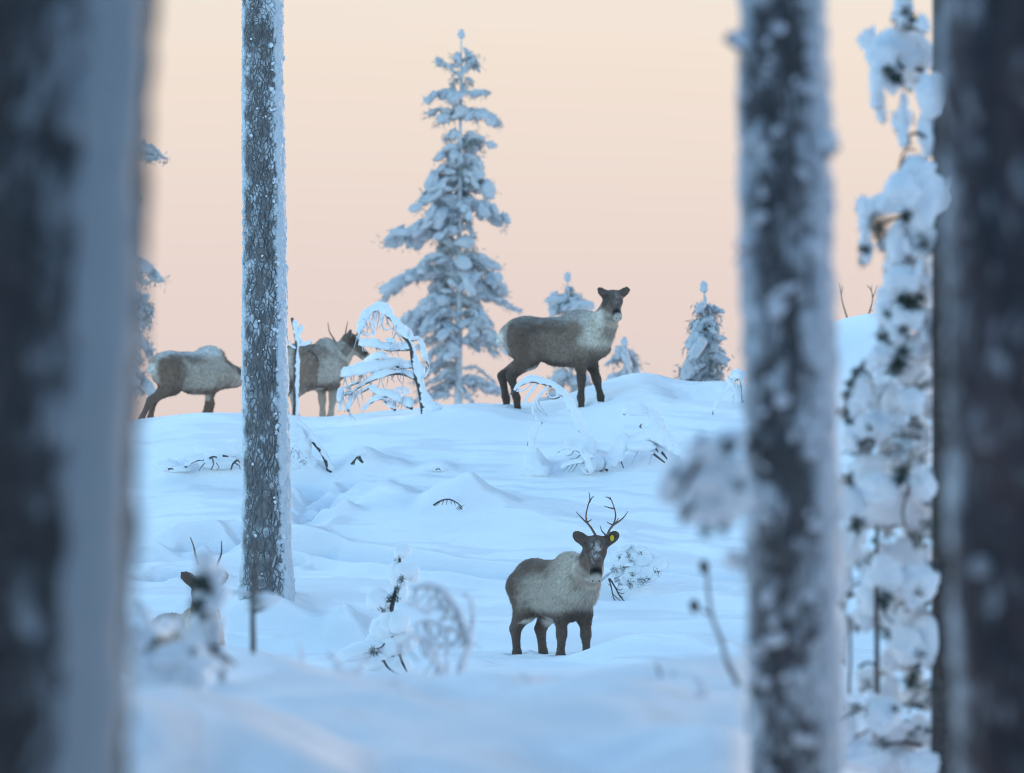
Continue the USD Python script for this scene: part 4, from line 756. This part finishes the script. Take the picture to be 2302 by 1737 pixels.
for pd_ in [pad_px(d, 1435, 1003, 38, 16, 43, 0.0), pad_px(d, 1480, 1004, 34, 18, 44, -0.1, dd=0.15), pad_px(d, 1388, 1022, 14, 20, 45, 0.5)]: t.part('snow_clump', pd_, 'snow')
# drooping twigs beside the spotted trunk
d = 93.5
t = sapling('hanging_twig', 'snow capped twig hanging beside the blurred spotted trunk', 'branch', d, [([(1672, 905), (1668, 868), (1662, 852), (1648, 856), (1640, 868), (1619, 892), (1606, 915), (1602, 934)], (0.02, 0.006), (0.05, 0.010)), ([(1655, 853), (1652, 880), (1650, 896), (1649, 912)], 0.008, 0.012), ([(1652, 884), (1645, 896), (1648, 905)], 0.006, 0)], 78, wob=0.008)
for pd_ in [pad_px(d, 1660, 842, 20, 13, 53, 0.0), pad_px(d, 1642, 860, 6, 16, 54, 0.5)]: t.part('snow_clump', pd_, 'snow')
# left side: arched sapling, tent, buried shrubs
d = pin(738, 1060)[1]
t = sapling('bent_sapling', 'arched sapling with a dark stem just right of the sharp pine trunk', 'tree', d, [([(741, 1064), (735, 1040), (723, 1016), (710, 1000), (696, 982), (674, 961), (655, 950), (640, 948)], (0.03, 0.016), (0.036, 0.045)), ([(674, 962), (668, 985), (660, 1010)], 0.012, 0.05), ([(698, 984), (699, 1008), (698, 1030)], 0.005, 0)], 79, wob=0.012)
for pd_ in [pad_px(d, 664, 975, 26, 28, 63, 0.0), pad_px(d, 678, 1000, 22, 26, 64, 0.2), pad_px(d, 664, 1030, 34, 34, 65), pad_px(d, 690, 1045, 26, 22, 66)]: t.part('snow_clump', pd_, 'snow')
rg = np.random.default_rng(80)
for tf_ in [tuft_px(d, 672, 1020, 9, 22, rg, dd=-0.35), tuft_px(d, 682, 1036, 8, 18, rg, dd=-0.35), tuft_px(d, 655, 1012, 7, 14, rg, dd=-0.3)]: t.part('needles', tf_, 'needles')
def buried(label, px, row, twigs, pads, seed, tuft=()):
    d = pin(px, row)[1]; dn = d - 0.25
    t = Thing('buried_shrub', label, 'shrub', P(px, row, d)); r = np.random.default_rng(seed)
    for pd_ in [pad_px(d, *p, seed + k, 0.0, 3, 0.28) for k, p in enumerate(pads)]: t.part('snow_clump', pd_, 'snow')
    for k, (pts, rad, sn) in enumerate(twigs):
        c = px_curve(dn, pts, 14, 0.01, seed + k); p = t.part('twig', tube(c, (rad, rad * 0.5), 6), 'twig')
        if sn: t.part('snow', snow_on(px_curve(dn, pts, 30, 0.01, seed + k), sn, seed + k), 'snow', parent=p)
    for (x, y, rr, n) in tuft: t.part('needles', tuft_px(dn, x, y, rr, n, r), 'needles')
    return t
buried('snow buried shrub left of the sharp trunk with dark twigs showing', 495, 1056, [([(416, 1050), (430, 1040), (445, 1034), (458, 1034)], 0.016, 0.02), ([(470, 1030), (480, 1026), (488, 1028)], 0.014, 0), ([(478, 1030), (480, 1044), (474, 1056)], 0.009, 0), ([(500, 1024), (514, 1026)], 0.014, 0), ([(534, 1034), (524, 1042), (519, 1056)], 0.013, 0), ([(534, 1034), (540, 1040)], 0.01, 0), ([(460, 1040), (452, 1050), (448, 1058)], 0.006, 0), ([(486, 1040), (492, 1050), (486, 1056)], 0.006, 0), ([(526, 1040), (538, 1046), (540, 1056)], 0.007, 0)],
       [(500, 1010, 62, 24), (455, 1030, 40, 14), (540, 1012, 40, 26), (492, 1036, 50, 26)], 81)
buried('low snow mound with a single dark twig at far left of the slope', 385, 1062, [([(378, 1054), (386, 1053), (390, 1055)], 0.012, 0)], [(375, 1046, 26, 15), (402, 1054, 30, 10)], 82)
buried('pointed snow mound with a dark forked twig right of the arched sapling', 806, 1052, [([(790, 1044), (798, 1034), (805, 1026)], 0.014, 0), ([(805, 1026), (812, 1036), (816, 1040)], 0.026, 0), ([(797, 1036), (796, 1046)], 0.01, 0)], [(808, 1014, 20, 13)], 83)
buried('rounded snow mound with an arched sprig in the middle of the slope', 1035, 1148, [([(974, 1136), (990, 1126), (1008, 1122), (1024, 1128), (1040, 1140)], 0.010, 0), ([(990, 1126), (984, 1134)], 0.005, 0), ([(998, 1123), (994, 1135)], 0.005, 0), ([(1006, 1122), (1004, 1135)], 0.005, 0), ([(1014, 1124), (1014, 1134)], 0.005, 0), ([(1020, 1126), (1024, 1136)], 0.005, 0)], [(1000, 1118, 16, 6)], 84, tuft=[(1033, 1140, 7, 26), (980, 1134, 4, 12)])
buried('tiny snow mound with a dark speck of twig', 985, 1062, [([(980, 1056), (986, 1053), (991, 1057)], 0.008, 0)], [(985, 1054, 20, 8)], 85)
# the snowy pine top behind the front reindeer
d = 84.0; rg = np.random.default_rng(86)
t = Thing('bent_pine', 'snow laden pine top bowed down behind the head of the front reindeer', 'tree', P(1330, 1400, d))
stem = px_curve(d, [(1330, 1420), (1324, 1370), (1336, 1325), (1366, 1292), (1400, 1275), (1440, 1278), (1465, 1290)], 26)
sp_ = t.part('stem', tube(stem, (0.022, 0.006), 7), 'frosted_twig')
for k, (x, y, w, h, tl) in enumerate([(1417, 1246, 28, 22, 0.1), (1392, 1258, 22, 20, 0.4), (1450, 1262, 30, 26, -0.3), (1480, 1268, 24, 22, -0.2), (1430, 1288, 26, 20, 0.2), (1388, 1282, 16, 20, 0.0), (1412, 1306, 16, 14, 0.1), (1462, 1292, 24, 20, 0.3), (1424, 1318, 12, 10, 0), (1446, 1310, 16, 12, 0.3), (1402, 1232, 18, 9, 0.5), (1440, 1236, 24, 10, -0.4)]):
    t.part('snow_clump', pad_px(d, x, y, w, h, 90 + k, tl, 3, 0.34, dd=rg.uniform(-0.1, 0.1)), 'snow')
for x, y, r, n in [(1387, 1302, 9, 34), (1392, 1313, 8, 26), (1413, 1312, 8, 26), (1419, 1316, 8, 24), (1442, 1305, 9, 30), (1455, 1302, 8, 28), (1475, 1284, 8, 28), (1414, 1246, 8, 22), (1392, 1250, 7, 20), (1441, 1243, 5, 14), (1424, 1288, 9, 26), (1378, 1278, 6, 18), (1400, 1278, 6, 16), (1385, 1285, 6, 18), (1420, 1262, 6, 14)]:
    t.part('needles', tuft_px(d, x, y, r, n, rg, (rg.uniform(-.6, .6), -0.6, -0.7), dd=-0.28), 'needles')
for pts, r in [([(1368, 1300), (1374, 1320), (1380, 1346), (1392, 1358)], 0.008), ([(1370, 1300), (1384, 1322), (1395, 1342), (1414, 1362)], 0.010), ([(1384, 1322), (1394, 1326), (1400, 1322)], 0.006), ([(1388, 1330), (1398, 1334), (1404, 1332)], 0.006), ([(1392, 1337), (1400, 1343)], 0.006), ([(1378, 1335), (1388, 1345), (1396, 1352)], 0.005), ([(1374, 1318), (1366, 1312)], 0.005)]:
    t.part('twig', tube(px_curve(d - 0.1, pts, 12, 0.01), (r, r * 0.5), 6), 'twig')
# the little snow-capped spruce in the middle foreground
d = 70.0; rg = np.random.default_rng(87)
t = Thing('young_spruce', 'little spruce wearing round caps of snow in the middle foreground', 'tree', P(880, 1500, d))
stem = px_curve(d, [(884, 1530), (878, 1440), (880, 1370), (892, 1320), (900, 1285), (898, 1255)], 26)
t.part('trunk', tube(stem, (0.035, 0.012), 8), 'twig')
for k, (x, y, w, h, tl) in enumerate([(904, 1240, 20, 19, 0.0), (896, 1264, 10, 10, 0.2), (914, 1284, 29, 22, 0.15), (890, 1296, 17, 32, 0.05), (904, 1330, 14, 30, 0.1), (850, 1350, 28, 30, 0.1), (866, 1372, 20, 12, -0.5), (860, 1414, 31, 30, 0.1), (846, 1440, 22, 24, 0.2), (872, 1404, 26, 30, -0.1), (905, 1440, 34, 40, 0.15), (895, 1400, 26, 30, 0.0), (804, 1466, 52, 22, 0.3), (835, 1456, 26, 14, 0.2), (928, 1300, 14, 16, 0), (872, 1455, 30, 36, 0.1), (884, 1500, 46, 26, 0), (846, 1490, 30, 22, 0.2)]):
    t.part('snow_cap', pad_px(d, x, y, w, h, 110 + k, tl, 3, 0.15, dd=rg.uniform(-0.06, 0.1)), 'snow')
for x, y, r, n in [(903, 1298, 7, 40), (899, 1308, 8, 44), (894, 1320, 8, 44), (890, 1327, 7, 30), (884, 1342, 11, 70), (876, 1348, 10, 50), (893, 1346, 8, 30), (860, 1370, 7, 34), (838, 1463, 11, 80), (898, 1256, 5, 16), (890, 1258, 4, 12), (869, 1362, 5, 14)]:
    t.part('needles', tuft_px(d, x, y, r, n, rg, (rg.uniform(-.5, .5), -0.7, -0.5), dd=-0.32), 'needles')
for pts, r in [([(862, 1484), (872, 1500), (886, 1510), (908, 1520)], 0.012), ([(862, 1484), (858, 1487)], 0.008), ([(898, 1470), (905, 1490), (915, 1510)], 0.014), ([(865, 1446), (858, 1454), (848, 1458)], 0.008)]:
    t.part('twig', tube(px_curve(d - 0.3, pts, 14), (r, r * 0.6), 6), 'twig')
# ------------------------------------------------------------------ out of focus plants between the camera and the reindeer
# the arched birch right of the little spruce
d = 47.0
A = [(1020, 1560), (1036, 1500), (1047, 1470), (1054, 1440), (1039, 1402), (1018, 1360), (997, 1333), (963, 1318), (928, 1322)]
Bq = [(1052, 1440), (1059, 1405), (1057, 1362), (1048, 1340), (1038, 1338)]
C = [(996, 1560), (993, 1521), (975, 1482), (955, 1450), (928, 1432), (895, 1450)]
D = [(1040, 1430), (1020, 1415), (1000, 1411), (964, 1396), (928, 1405)]
Eq = [(1014, 1375), (985, 1366), (958, 1378), (930, 1362), (908, 1356)]
st = [(A, (0.024, 0.010), 0.022), (Bq, 0.012, 0.016), (C, 0.014, 0.018), (D, 0.011, 0.014), (Eq, 0.010, 0.014)] + droopers(d, A[3:], 22, 11, 70, 0.8) + droopers(d, D, 10, 12, 60, 0.8) + droopers(d, C, 12, 13, 50, 0.8)
st += [([(1000, 1545), (1002, 1500), (1000, 1440)], 0.008, 0.012), ([(1042, 1415), (1030, 1440), (1000, 1450), (960, 1452)], 0.008, 0.01), ([(1030, 1390), (1000, 1395), (960, 1420)], 0.007, 0.01)]
sapling('bent_birch', 'blurred frosted birch arching over beside the little capped spruce', 'tree', d, st, 131, wood='frosted_twig')
# stem with a cap of snow in front of the pine
d = 46.0
t = Thing('dead_stem', 'thin upright stem with a tuft of snow in front of the sharp pine', 'tree', P(568, 1560, d))
s1 = px_curve(d, [(568, 1580), (569, 1450), (568, 1380), (572, 1300), (575, 1215)], 24); t.part('stem', tube(s1, (0.022, 0.008), 7), 'twig')
s2 = px_curve(d, [(568, 1375), (590, 1368), (612, 1355), (628, 1340)], 10); b_ = t.part('branch', tube(s2, (0.012, 0.006), 6), 'twig')
t.part('snow', pad_px(d, 600, 1349, 30, 18, 1, 0.1), 'snow', parent=b_)
s3 = px_curve(d, [(568, 1345), (548, 1334), (520, 1332)], 10); b_ = t.part('branch', tube(s3, (0.010, 0.005), 6), 'twig')
t.part('snow', snow_on(s3, 0.012, 3), 'snow', parent=b_)
t.part('needles', tuft_px(d, 571, 1355, 22, 60, np.random.default_rng(3), (0, -0.3, 0.4), dd=-0.05), 'lichen_twig')
# the snowed-up young spruce that hides a reindeer
d = 38.0; rg = np.random.default_rng(132)
t = Thing('young_spruce', 'blurred snow covered young spruce hiding a reindeer at lower left', 'tree', P(490, 1540, d))
t.part('trunk', tube(px_curve(d, [(500, 1560), (498, 1480), (480, 1400), (466, 1330), (460, 1245)], 24), (0.018, 0.008), 8), 'frosted_twig')
for k, (x, y, w, h, tl) in enumerate([(462, 1258, 24, 22, 0), (454, 1282, 18, 22, 0.1), (488, 1292, 24, 26, 0.1), (478, 1326, 34, 24, 0), (448, 1345, 18, 20, 0.3), (470, 1362, 34, 24, 0), (500, 1335, 16, 22, 0), (455, 1400, 30, 26, 0), (470, 1440, 34, 34, 0), (440, 1440, 26, 26, 0.2), (492, 1410, 14, 30, -0.2), (490, 1490, 34, 34, 0.1), (460, 1500, 40, 30, 0)]):
    t.part('snow_clump', pad_px(d, x, y, w, h, 140 + k, tl, 3, 0.3, dd=rg.uniform(-0.05, 0.08)), 'snow')
for x, y, r, n in [(450, 1310, 15, 80), (466, 1322, 11, 40), (445, 1358, 13, 60), (478, 1465, 10, 50), (458, 1382, 9, 30)]:
    t.part('needles', tuft_px(d, x, y, r * 1.4, n * 2, rg, (rg.uniform(-.3, .3), -0.7, -0.5), dd=-0.16), 'needles')
t.part('twig', tube(px_curve(d, [(498, 1470), (515, 1482), (532, 1495)], 10), (0.010, 0.005), 6), 'twig')
d = 36.0; rg = np.random.default_rng(133)
t = Thing('snowy_shrub', 'blurred low shrub heaped with snow in the lower left corner', 'shrub', P(380, 1640, d))
for pts, r in [([(345, 1560), (350, 1440), (330, 1395), (312, 1350)], 0.014), ([(436, 1560), (430, 1462), (412, 1430), (402, 1395), (410, 1370)], 0.012), ([(352, 1440), (332, 1455), (305, 1480)], 0.012), ([(300, 1620), (340, 1628), (380, 1610), (420, 1590)], 0.016)]:
    c = px_curve(d, pts, 20, 0.01); p = t.part('twig', tube(c, (r, r * 0.5), 6), 'lichen_twig'); t.part('snow', snow_on(c, r * 1.3, 3), 'snow', parent=p)
for k, (x, y, w, h, tl) in enumerate([(372, 1408, 22, 26, 0), (318, 1440, 40, 34, 0), (400, 1480, 60, 40, 0.1), (340, 1500, 60, 50, 0), (375, 1540, 80, 60, 0), (430, 1530, 46, 50, 0.2), (320, 1570, 50, 40, 0), (400, 1575, 50, 30, 0.3), (450, 1490, 40, 30, -0.2)]):
    t.part('snow_clump', pad_px(d, x, y, w, h, 160 + k, tl, 3, 0.25, dd=rg.uniform(-0.05, 0.15)), 'snow')
for x, y, r, n in [(434, 1590, 20, 120), (350, 1625, 18, 50), (372, 1612, 16, 50), (352, 1440, 8, 30), (434, 1462, 8, 24), (445, 1662, 10, 24), (325, 1655, 14, 30)]:
    t.part('needles', tuft_px(d, x, y, r * 1.4, n * 2, rg, (rg.uniform(-.3, .3), -0.7, -0.5), dd=-0.24), 'needles')
# thin stalks and twigs
sapling('dry_stalk', 'tall dry stalk with seed heads curving beside the spotted trunk', 'plant', 38.0, [([(1690, 1680), (1676, 1610), (1655, 1530), (1636, 1490), (1622, 1440), (1602, 1390), (1592, 1330), (1588, 1270)], (0.018, 0.008), 0.0), ([(1600, 1380), (1578, 1372), (1560, 1364)], 0.010, 0.0), ([(1655, 1530), (1672, 1570), (1686, 1600)], 0.009, 0.0)], 134, wood='lichen_twig', wob=0.01)
sapling('bare_twigs', 'blurred bare twigs poking from the snow below the front reindeer', 'plant', 39.0, [([(1505, 1590), (1500, 1560), (1492, 1535), (1482, 1510), (1474, 1492)], (0.014, 0.006), 0.0), ([(1494, 1540), (1480, 1528), (1462, 1530), (1445, 1550)], 0.008, 0.01), ([(1498, 1545), (1510, 1530), (1516, 1508)], 0.006, 0.0), ([(1408, 1575), (1404, 1550), (1412, 1535)], 0.008, 0.0)], 135, wood='lichen_twig', wob=0.01)
sapling('bare_twigs', 'blurred pale twigs poking from the snow left of the little capped spruce', 'plant', 41.0, [([(770, 1530), (762, 1500), (750, 1478), (736, 1470)], (0.012, 0.006), 0.012), ([(800, 1530), (812, 1505), (822, 1482), (828, 1462)], 0.010, 0.010), ([(680, 1500), (676, 1470), (668, 1440)], 0.008, 0.01), ([(752, 1512), (780, 1520), (806, 1512)], 0.014, 0.02)], 136, wood='lichen_twig', wob=0.01)
st_k = '/World/dry_stalk'
for x, y in ((1582, 1276), (1560, 1364)):
    v_, f_ = blob(P(x, y, 38.0), (0.022, 0.02, 0.034), 5, 2, 0.4); m_ = usdkit.mesh(stage, numbered(st_k + '/seed_head'), (v_ - P(1690, 1680, 38.0), f_), '/World/Looks/twig', smooth=True)
# low plants poking out of the near drifts
for k, (x, y, dd, lab) in enumerate([(905, 1600, 37.0, 'single bent twig with a cap of snow in the near drift below the arched birch'), (1180, 1590, 38.0, 'two thin twigs in the near drift left of the bare twigs'), (1560, 1600, 37.0, 'short snowy sprig in the near drift beside the tall dry stalk')]):
    sapling('snowy_twig', lab, 'plant', dd, [([(x, y + 30), (x + 4, y - 20), (x - 6 + 12 * k, y - 55), (x - 24 + 14 * k, y - 70)], (0.010, 0.005), 0.016), ([(x + 3, y - 10), (x + 22, y - 34), (x + 30, y - 50)], 0.007, 0.012)], 150 + k, wood='lichen_twig')
# the snowy branch of the spotted trunk
d = TR; rg = np.random.default_rng(137)
c = px_curve(d, [(1710, 1010, 0.0), (1660, 990, -0.25), (1600, 1010, -0.35), (1550, 1070, -0.4), (1520, 1130, -0.4)], 24)
br = tr.part('branch', tube(c, (0.03, 0.008), 8), 'twig')
for k, (x, y, w, h, tl) in enumerate([(1640, 990, 46, 24, 0.1), (1580, 1020, 46, 40, 0.5), (1535, 1075, 44, 42, 0.3), (1505, 1105, 28, 38, 0), (1600, 1080, 60, 60, 0), (1590, 1140, 56, 44, 0), (1560, 1150, 40, 34, 0.2), (1640, 1060, 44, 40, 0), (1655, 1120, 36, 44, 0), (1620, 1165, 40, 24, 0)]):
    tr.part('snow_clump', pad_px(d, x, y, w, h, 180 + k, tl, 3, 0.28, dd=-0.35 + rg.uniform(-0.06, 0.1)), 'snow', parent=br)
for x, y, r, n in [(1645, 1003, 16, 60), (1630, 1012, 12, 40), (1570, 1040, 14, 40), (1520, 1065, 13, 40), (1545, 1140, 14, 50), (1585, 1190, 16, 80), (1625, 1188, 14, 60), (1660, 1090, 14, 40), (1575, 985, 10, 24), (1535, 1165, 12, 40)]:
    tr.part('needles', tuft_px(d, x, y, r, n, rg, (rg.uniform(-.4, .4), -0.6, -0.6), dd=-0.52), 'needles', parent=br)
tr.part('snow_clump', pad_px(d, 1650, 1262, 22, 26, 195, 0), 'snow', parent=br)
# the tall snow-laden spruce between the right trunks
d = 47.0; rg = np.random.default_rng(138)
t = Thing('snowy_spruce', 'tall snow laden spruce between the two blurred trunks on the right', 'tree', P(2080, 1720, d))
stem = px_curve(d, [(2130, 1760), (2128, 1400), (2126, 1000), (2122, 500), (2118, 100), (2116, -300)], 40)
t.part('trunk', tube(stem, (0.10, 0.05), 9), 'twig')
pads = [(2030, 20, 22, 36, 0), (2052, 48, 26, 10, -0.3), (1948, 92, 20, 19, 0), (2010, 98, 54, 34, 0.1), (2055, 120, 50, 46, 0), (1985, 125, 34, 36, 0.2), (1972, 170, 18, 50, -0.12), (1978, 225, 11, 28, -0.15), (2005, 180, 22, 28, 0), (2060, 170, 24, 34, 0), (2090, 210, 30, 50, 0), (2033, 262, 15, 38, 0.05), (2028, 305, 11, 26, 0.0), (2085, 290, 22, 60, 0),
        (2060, 395, 46, 36, 0.3), (2030, 430, 40, 40, 0.4), (2075, 450, 50, 60, 0), (1975, 462, 34, 26, 0.5), (1945, 505, 15, 50, 0.0), (1945, 560, 8, 22, 0.1), (2000, 455, 34, 26, 0.2), (2015, 540, 24, 44, 0), (2012, 590, 22, 26, 0), (2075, 530, 40, 50, 0), (2060, 600, 40, 40, 0),
        (2030, 630, 44, 34, 0.2), (2070, 640, 40, 50, 0), (2000, 665, 28, 30, 0.2), (1990, 700, 22, 36, 0.1), (2040, 710, 34, 34, 0), (2058, 775, 26, 30, 0), (2015, 740, 20, 30, 0.1), (1985, 800, 26, 28, 0.2), (2050, 830, 40, 34, 0), (1965, 815, 20, 24, 0), (2020, 800, 20, 24, 0), (2085, 740, 26, 50, 0),
        (1935, 870, 26, 44, 0.35), (1925, 920, 22, 30, 0.1), (1975, 900, 30, 36, 0), (2010, 900, 28, 30, 0), (2050, 900, 34, 30, 0.1), (1950, 960, 30, 32, 0), (1985, 960, 26, 34, 0), (2066, 966, 28, 26, 0), (1920, 985, 24, 30, 0), (2020, 950, 20, 22, 0),
        (1950, 1052, 44, 36, 0.1), (1920, 1090, 36, 34, 0), (1975, 1100, 48, 36, 0), (2030, 1080, 30, 22, 0), (2075, 1090, 30, 36, 0), (1910, 1130, 40, 36, 0), (2008, 1140, 70, 34, 0), (1950, 1160, 44, 30, 0), (2070, 1160, 40, 40, 0),
        (1912, 1220, 26, 52, 0), (2030, 1260, 62, 46, 0.2), (1990, 1290, 44, 44, 0.3), (1960, 1340, 30, 40, 0.1), (2060, 1310, 44, 44, 0), (1945, 1385, 26, 24, 0.2), (2050, 1400, 44, 40, 0), (2040, 1450, 40, 40, 0.2), (2015, 1400, 30, 24, 0), (2085, 1440, 30, 60, 0), (1900, 1300, 20, 50, 0),
        (2000, 1490, 26, 24, 0), (1995, 1560, 30, 44, 0.2), (1985, 1610, 40, 40, 0.1), (2010, 1640, 30, 30, 0), (2074, 1650, 44, 34, 0), (1940, 1700, 60, 40, 0), (2010, 1710, 60, 40, 0), (2080, 1715, 50, 30, 0), (1900, 1640, 20, 60, 0), (1895, 1430, 12, 60, 0)]
for k, (x, y, w, h, tl) in enumerate(pads):
    dd = rg.uniform(-0.25, 0.35)
    pth = t.part('snow_clump', pad_px(d, x, y, w, h, 200 + k, tl, 3, 0.42, dd=dd, sag=0.0), 'snow')
    for q in range(3):                                   # smaller clots and rimed needles that fill the bough out
        an = rg.uniform(0, 2 * math.pi); ux, uy = x + math.cos(an) * w * rg.uniform(0.7, 1.25), y + math.sin(an) * h * rg.uniform(0.6, 1.2)
        t.part('snow_clump', pad_px(d, ux, uy, rg.uniform(6, 15), rg.uniform(8, 22), 700 + 5 * k + q, rg.uniform(-0.5, 0.5), 2, 0.6, dd=dd + rg.uniform(-0.1, 0.3), sag=0.0), 'snow')
        t.part('rimed_needles', tuft_px(d, ux, uy + 8, 12, 26, rg, (rg.uniform(-.5, .5), -0.3, -0.8), dd=dd + 0.1, width=0.009), 'frosted_needles')
    if k % 3 == 0:
        bx, by = x + (2088 - x) * 0.9, y + rg.uniform(-30, 10)
        t.part('branch', tube(px_curve(d + dd + 0.1, [(bx, by), ((bx + x) / 2, min(by, y) - 6), (x, y + h * 0.5)], 10), (0.014, 0.006), 6), 'twig')
for x, y, r, n in [(2035, 25, 10, 40), (2050, 42, 12, 50), (1998, 158, 11, 70), (2012, 172, 12, 70), (2022, 182, 8, 40), (1975, 500, 16, 90), (1978, 525, 12, 60), (1947, 560, 9, 50), (2035, 485, 11, 70), (2075, 545, 16, 60), (2043, 677, 15, 100), (2028, 665, 12, 50), (1985, 755, 11, 70), (2030, 740, 10, 50), (2060, 680, 16, 60), (2028, 790, 12, 70), (2010, 830, 14, 80), (2022, 812, 14, 80), (1995, 705, 9, 30),
                   (1925, 835, 9, 40), (1912, 862, 9, 50), (1903, 885, 9, 50), (1896, 925, 11, 60), (1910, 945, 9, 40), (1906, 1075, 12, 60), (2030, 1060, 14, 70), (2022, 1075, 12, 60), (1940, 1000, 10, 40), (1955, 960, 8, 24), (1928, 1177, 13, 80), (2066, 1215, 13, 60), (2090, 1180, 16, 60), (1990, 1343, 14, 80), (1985, 1360, 10, 40), (1912, 1335, 8, 30), (2066, 1330, 10, 26), (2050, 1527, 14, 70), (2056, 1515, 8, 30), (2095, 1545, 12, 40), (2012, 1592, 8, 30), (1925, 1590, 12, 40), (1975, 1670, 12, 30), (2085, 1640, 8, 24), (1990, 1425, 10, 30), (2070, 1470, 10, 30), (1950, 1260, 8, 24), (1965, 1215, 8, 24)]:
    r, n = r * 1.45, int(n * 1.7)
    t.part('needles', tuft_px(d, x, y, r, n, rg, (rg.uniform(-.4, .4), -0.6, -0.6), dd=-0.42), 'needles')
for k in range(110):                                     # the deeper layer of boughs between the pads
    y = rg.uniform(380, 1725); x = rg.uniform(1935 + 60 * (y < 620) + 10 * math.sin(y / 60), 2112); dd = rg.uniform(0.3, 0.9)
    t.part('snow_clump', pad_px(d, x, y, rg.uniform(10, 28), rg.uniform(14, 34), 1300 + k, rg.uniform(-0.6, 0.6), 2, 0.6, dd=dd, sag=0.0), 'snow')
    t.part('rimed_needles', tuft_px(d, x, y + 14, 18, 34, rg, (rg.uniform(-.5, .5), -0.3, -0.8), dd=dd - 0.1, width=0.009), 'frosted_needles' if k % 3 else 'needles')
    if k % 2: t.part('twig', tube(px_curve(d + dd - 0.2, [(x + rg.uniform(10, 40), y - rg.uniform(5, 20)), (x, y + 10), (x - rg.uniform(5, 20), y + rg.uniform(25, 45))], 8), (0.008, 0.004), 5), 'lichen_twig')
for x, y, r, n in [(2030, 990, 34, 90), (2045, 1030, 30, 80), (2015, 1010, 26, 60), (2050, 975, 20, 50), (1945, 1010, 18, 40)]:
    t.part('needles', tuft_px(d, x, y, r, n, rg, (rg.uniform(-.8, .8), -0.6, -0.2), dd=-0.42, width=0.006), 'lichen_twig')
for pts, r in [([(1972, 1560), (1970, 1400), (1972, 1180)], 0.016), ([(1910, 1560), (1912, 1440), (1905, 1380)], 0.009), ([(1930, 1500), (1950, 1490), (1970, 1496)], 0.01), ([(2022, 380), (2030, 345), (2046, 335), (2060, 338)], 0.008), ([(2024, 372), (2040, 350)], 0.006), ([(1912, 860), (1930, 835), (1945, 815)], 0.012), ([(1930, 1000), (1955, 985), (1965, 1005), (1945, 1015)], 0.01), ([(1890, 1620), (1920, 1600), (1950, 1590)], 0.008), ([(1960, 1300), (1990, 1380), (2010, 1400)], 0.008), ([(2045, 1090), (2030, 1160), (2060, 1230)], 0.008)]:
    t.part('twig', tube(px_curve(d - 0.3, pts, 14, 0.01), (r, r * 0.7), 6), 'twig')
# ------------------------------------------------------------------ unseen pines added behind and to both sides to shade the scene
def wood_tree(seed):
    r = np.random.default_rng(seed); H = r.uniform(13, 18); ms = []; out = [tube(np.array([[0, 0, -0.5], [0.05, 0, H * 0.5], [0, 0.05, H]]), (0.2, 0.03), 6)]
    for k in range(26):
        f = k / 25; z = H * (0.16 + 0.84 * f); R = (1 - f)**0.8 * 2.3 + 0.15
        for m in range(9):
            a = r.uniform(0, 2 * math.pi); L = R * r.uniform(0.6, 1.15); t = np.array([math.cos(a), math.sin(a), 0]); s = np.array([-math.sin(a), math.cos(a), 0]) * L * r.uniform(0.25, 0.45)
            p0 = np.array([0, 0, z]); p1 = p0 + t * L + [0, 0, -L * r.uniform(0.25, 0.6)]; mid = p0 + t * L * 0.6 + [0, 0, -0.1 * L]
            v = np.array([p0, mid + s, p1, mid - s, mid - [0, 0, 0.35]]); out.append((v, np.array([[0, 1, 2], [0, 2, 3], [0, 1, 4], [1, 2, 4], [2, 3, 4], [3, 0, 4]])))
    return join(out)
wood = UsdGeom.PointInstancer.Define(stage, '/World/added_pine_wood')
meta(wood.GetPrim(), kind='stuff', label='unseen dark pine wood added around and behind the viewpoint for shade')
for k in range(3):
    v_, f_ = wood_tree(300 + k)
    wood.CreatePrototypesRel().AddTarget(usdkit.mesh(stage, f'/World/added_pine_wood/pine_tree_{k + 1:03d}', (v_, f_), '/World/Looks/needles', smooth=False).GetPath())
wr = np.random.default_rng(310); pos_ = []
while len(pos_) < 160:
    x, y = wr.uniform(-48, 48), wr.uniform(-55, 24)
    lim = 7.0 if y > 5 else (3.5 if y > -4 else 0.0)
    if abs(x) < lim + 0.03 * max(y, 0): continue
    if y > 30 and abs(x) < 9 + (y - 30) * 0.25: continue
    if any((x - a)**2 + (y - b_)**2 < 4.5 for a, b_ in pos_): continue
    pos_.append((x, y))
pos_ = np.array(pos_); pz_ = ground(pos_[:, 0], pos_[:, 1])
wood.CreatePositionsAttr(Vt.Vec3fArray.FromNumpy(np.column_stack([pos_, pz_]).astype(np.float32)))
wood.CreateProtoIndicesAttr(Vt.IntArray.FromNumpy(wr.integers(0, 3, len(pos_)).astype(np.int32)))
an = wr.uniform(0, 2 * math.pi, len(pos_)) / 2
wood.CreateOrientationsAttr(Vt.QuathArray([Gf.Quath(float(math.cos(q)), 0, 0, float(math.sin(q))) for q in an]))
wood.CreateScalesAttr(Vt.Vec3fArray.FromNumpy(np.repeat(wr.uniform(1.0, 1.4, (len(pos_), 1)), 3, 1).astype(np.float32)))
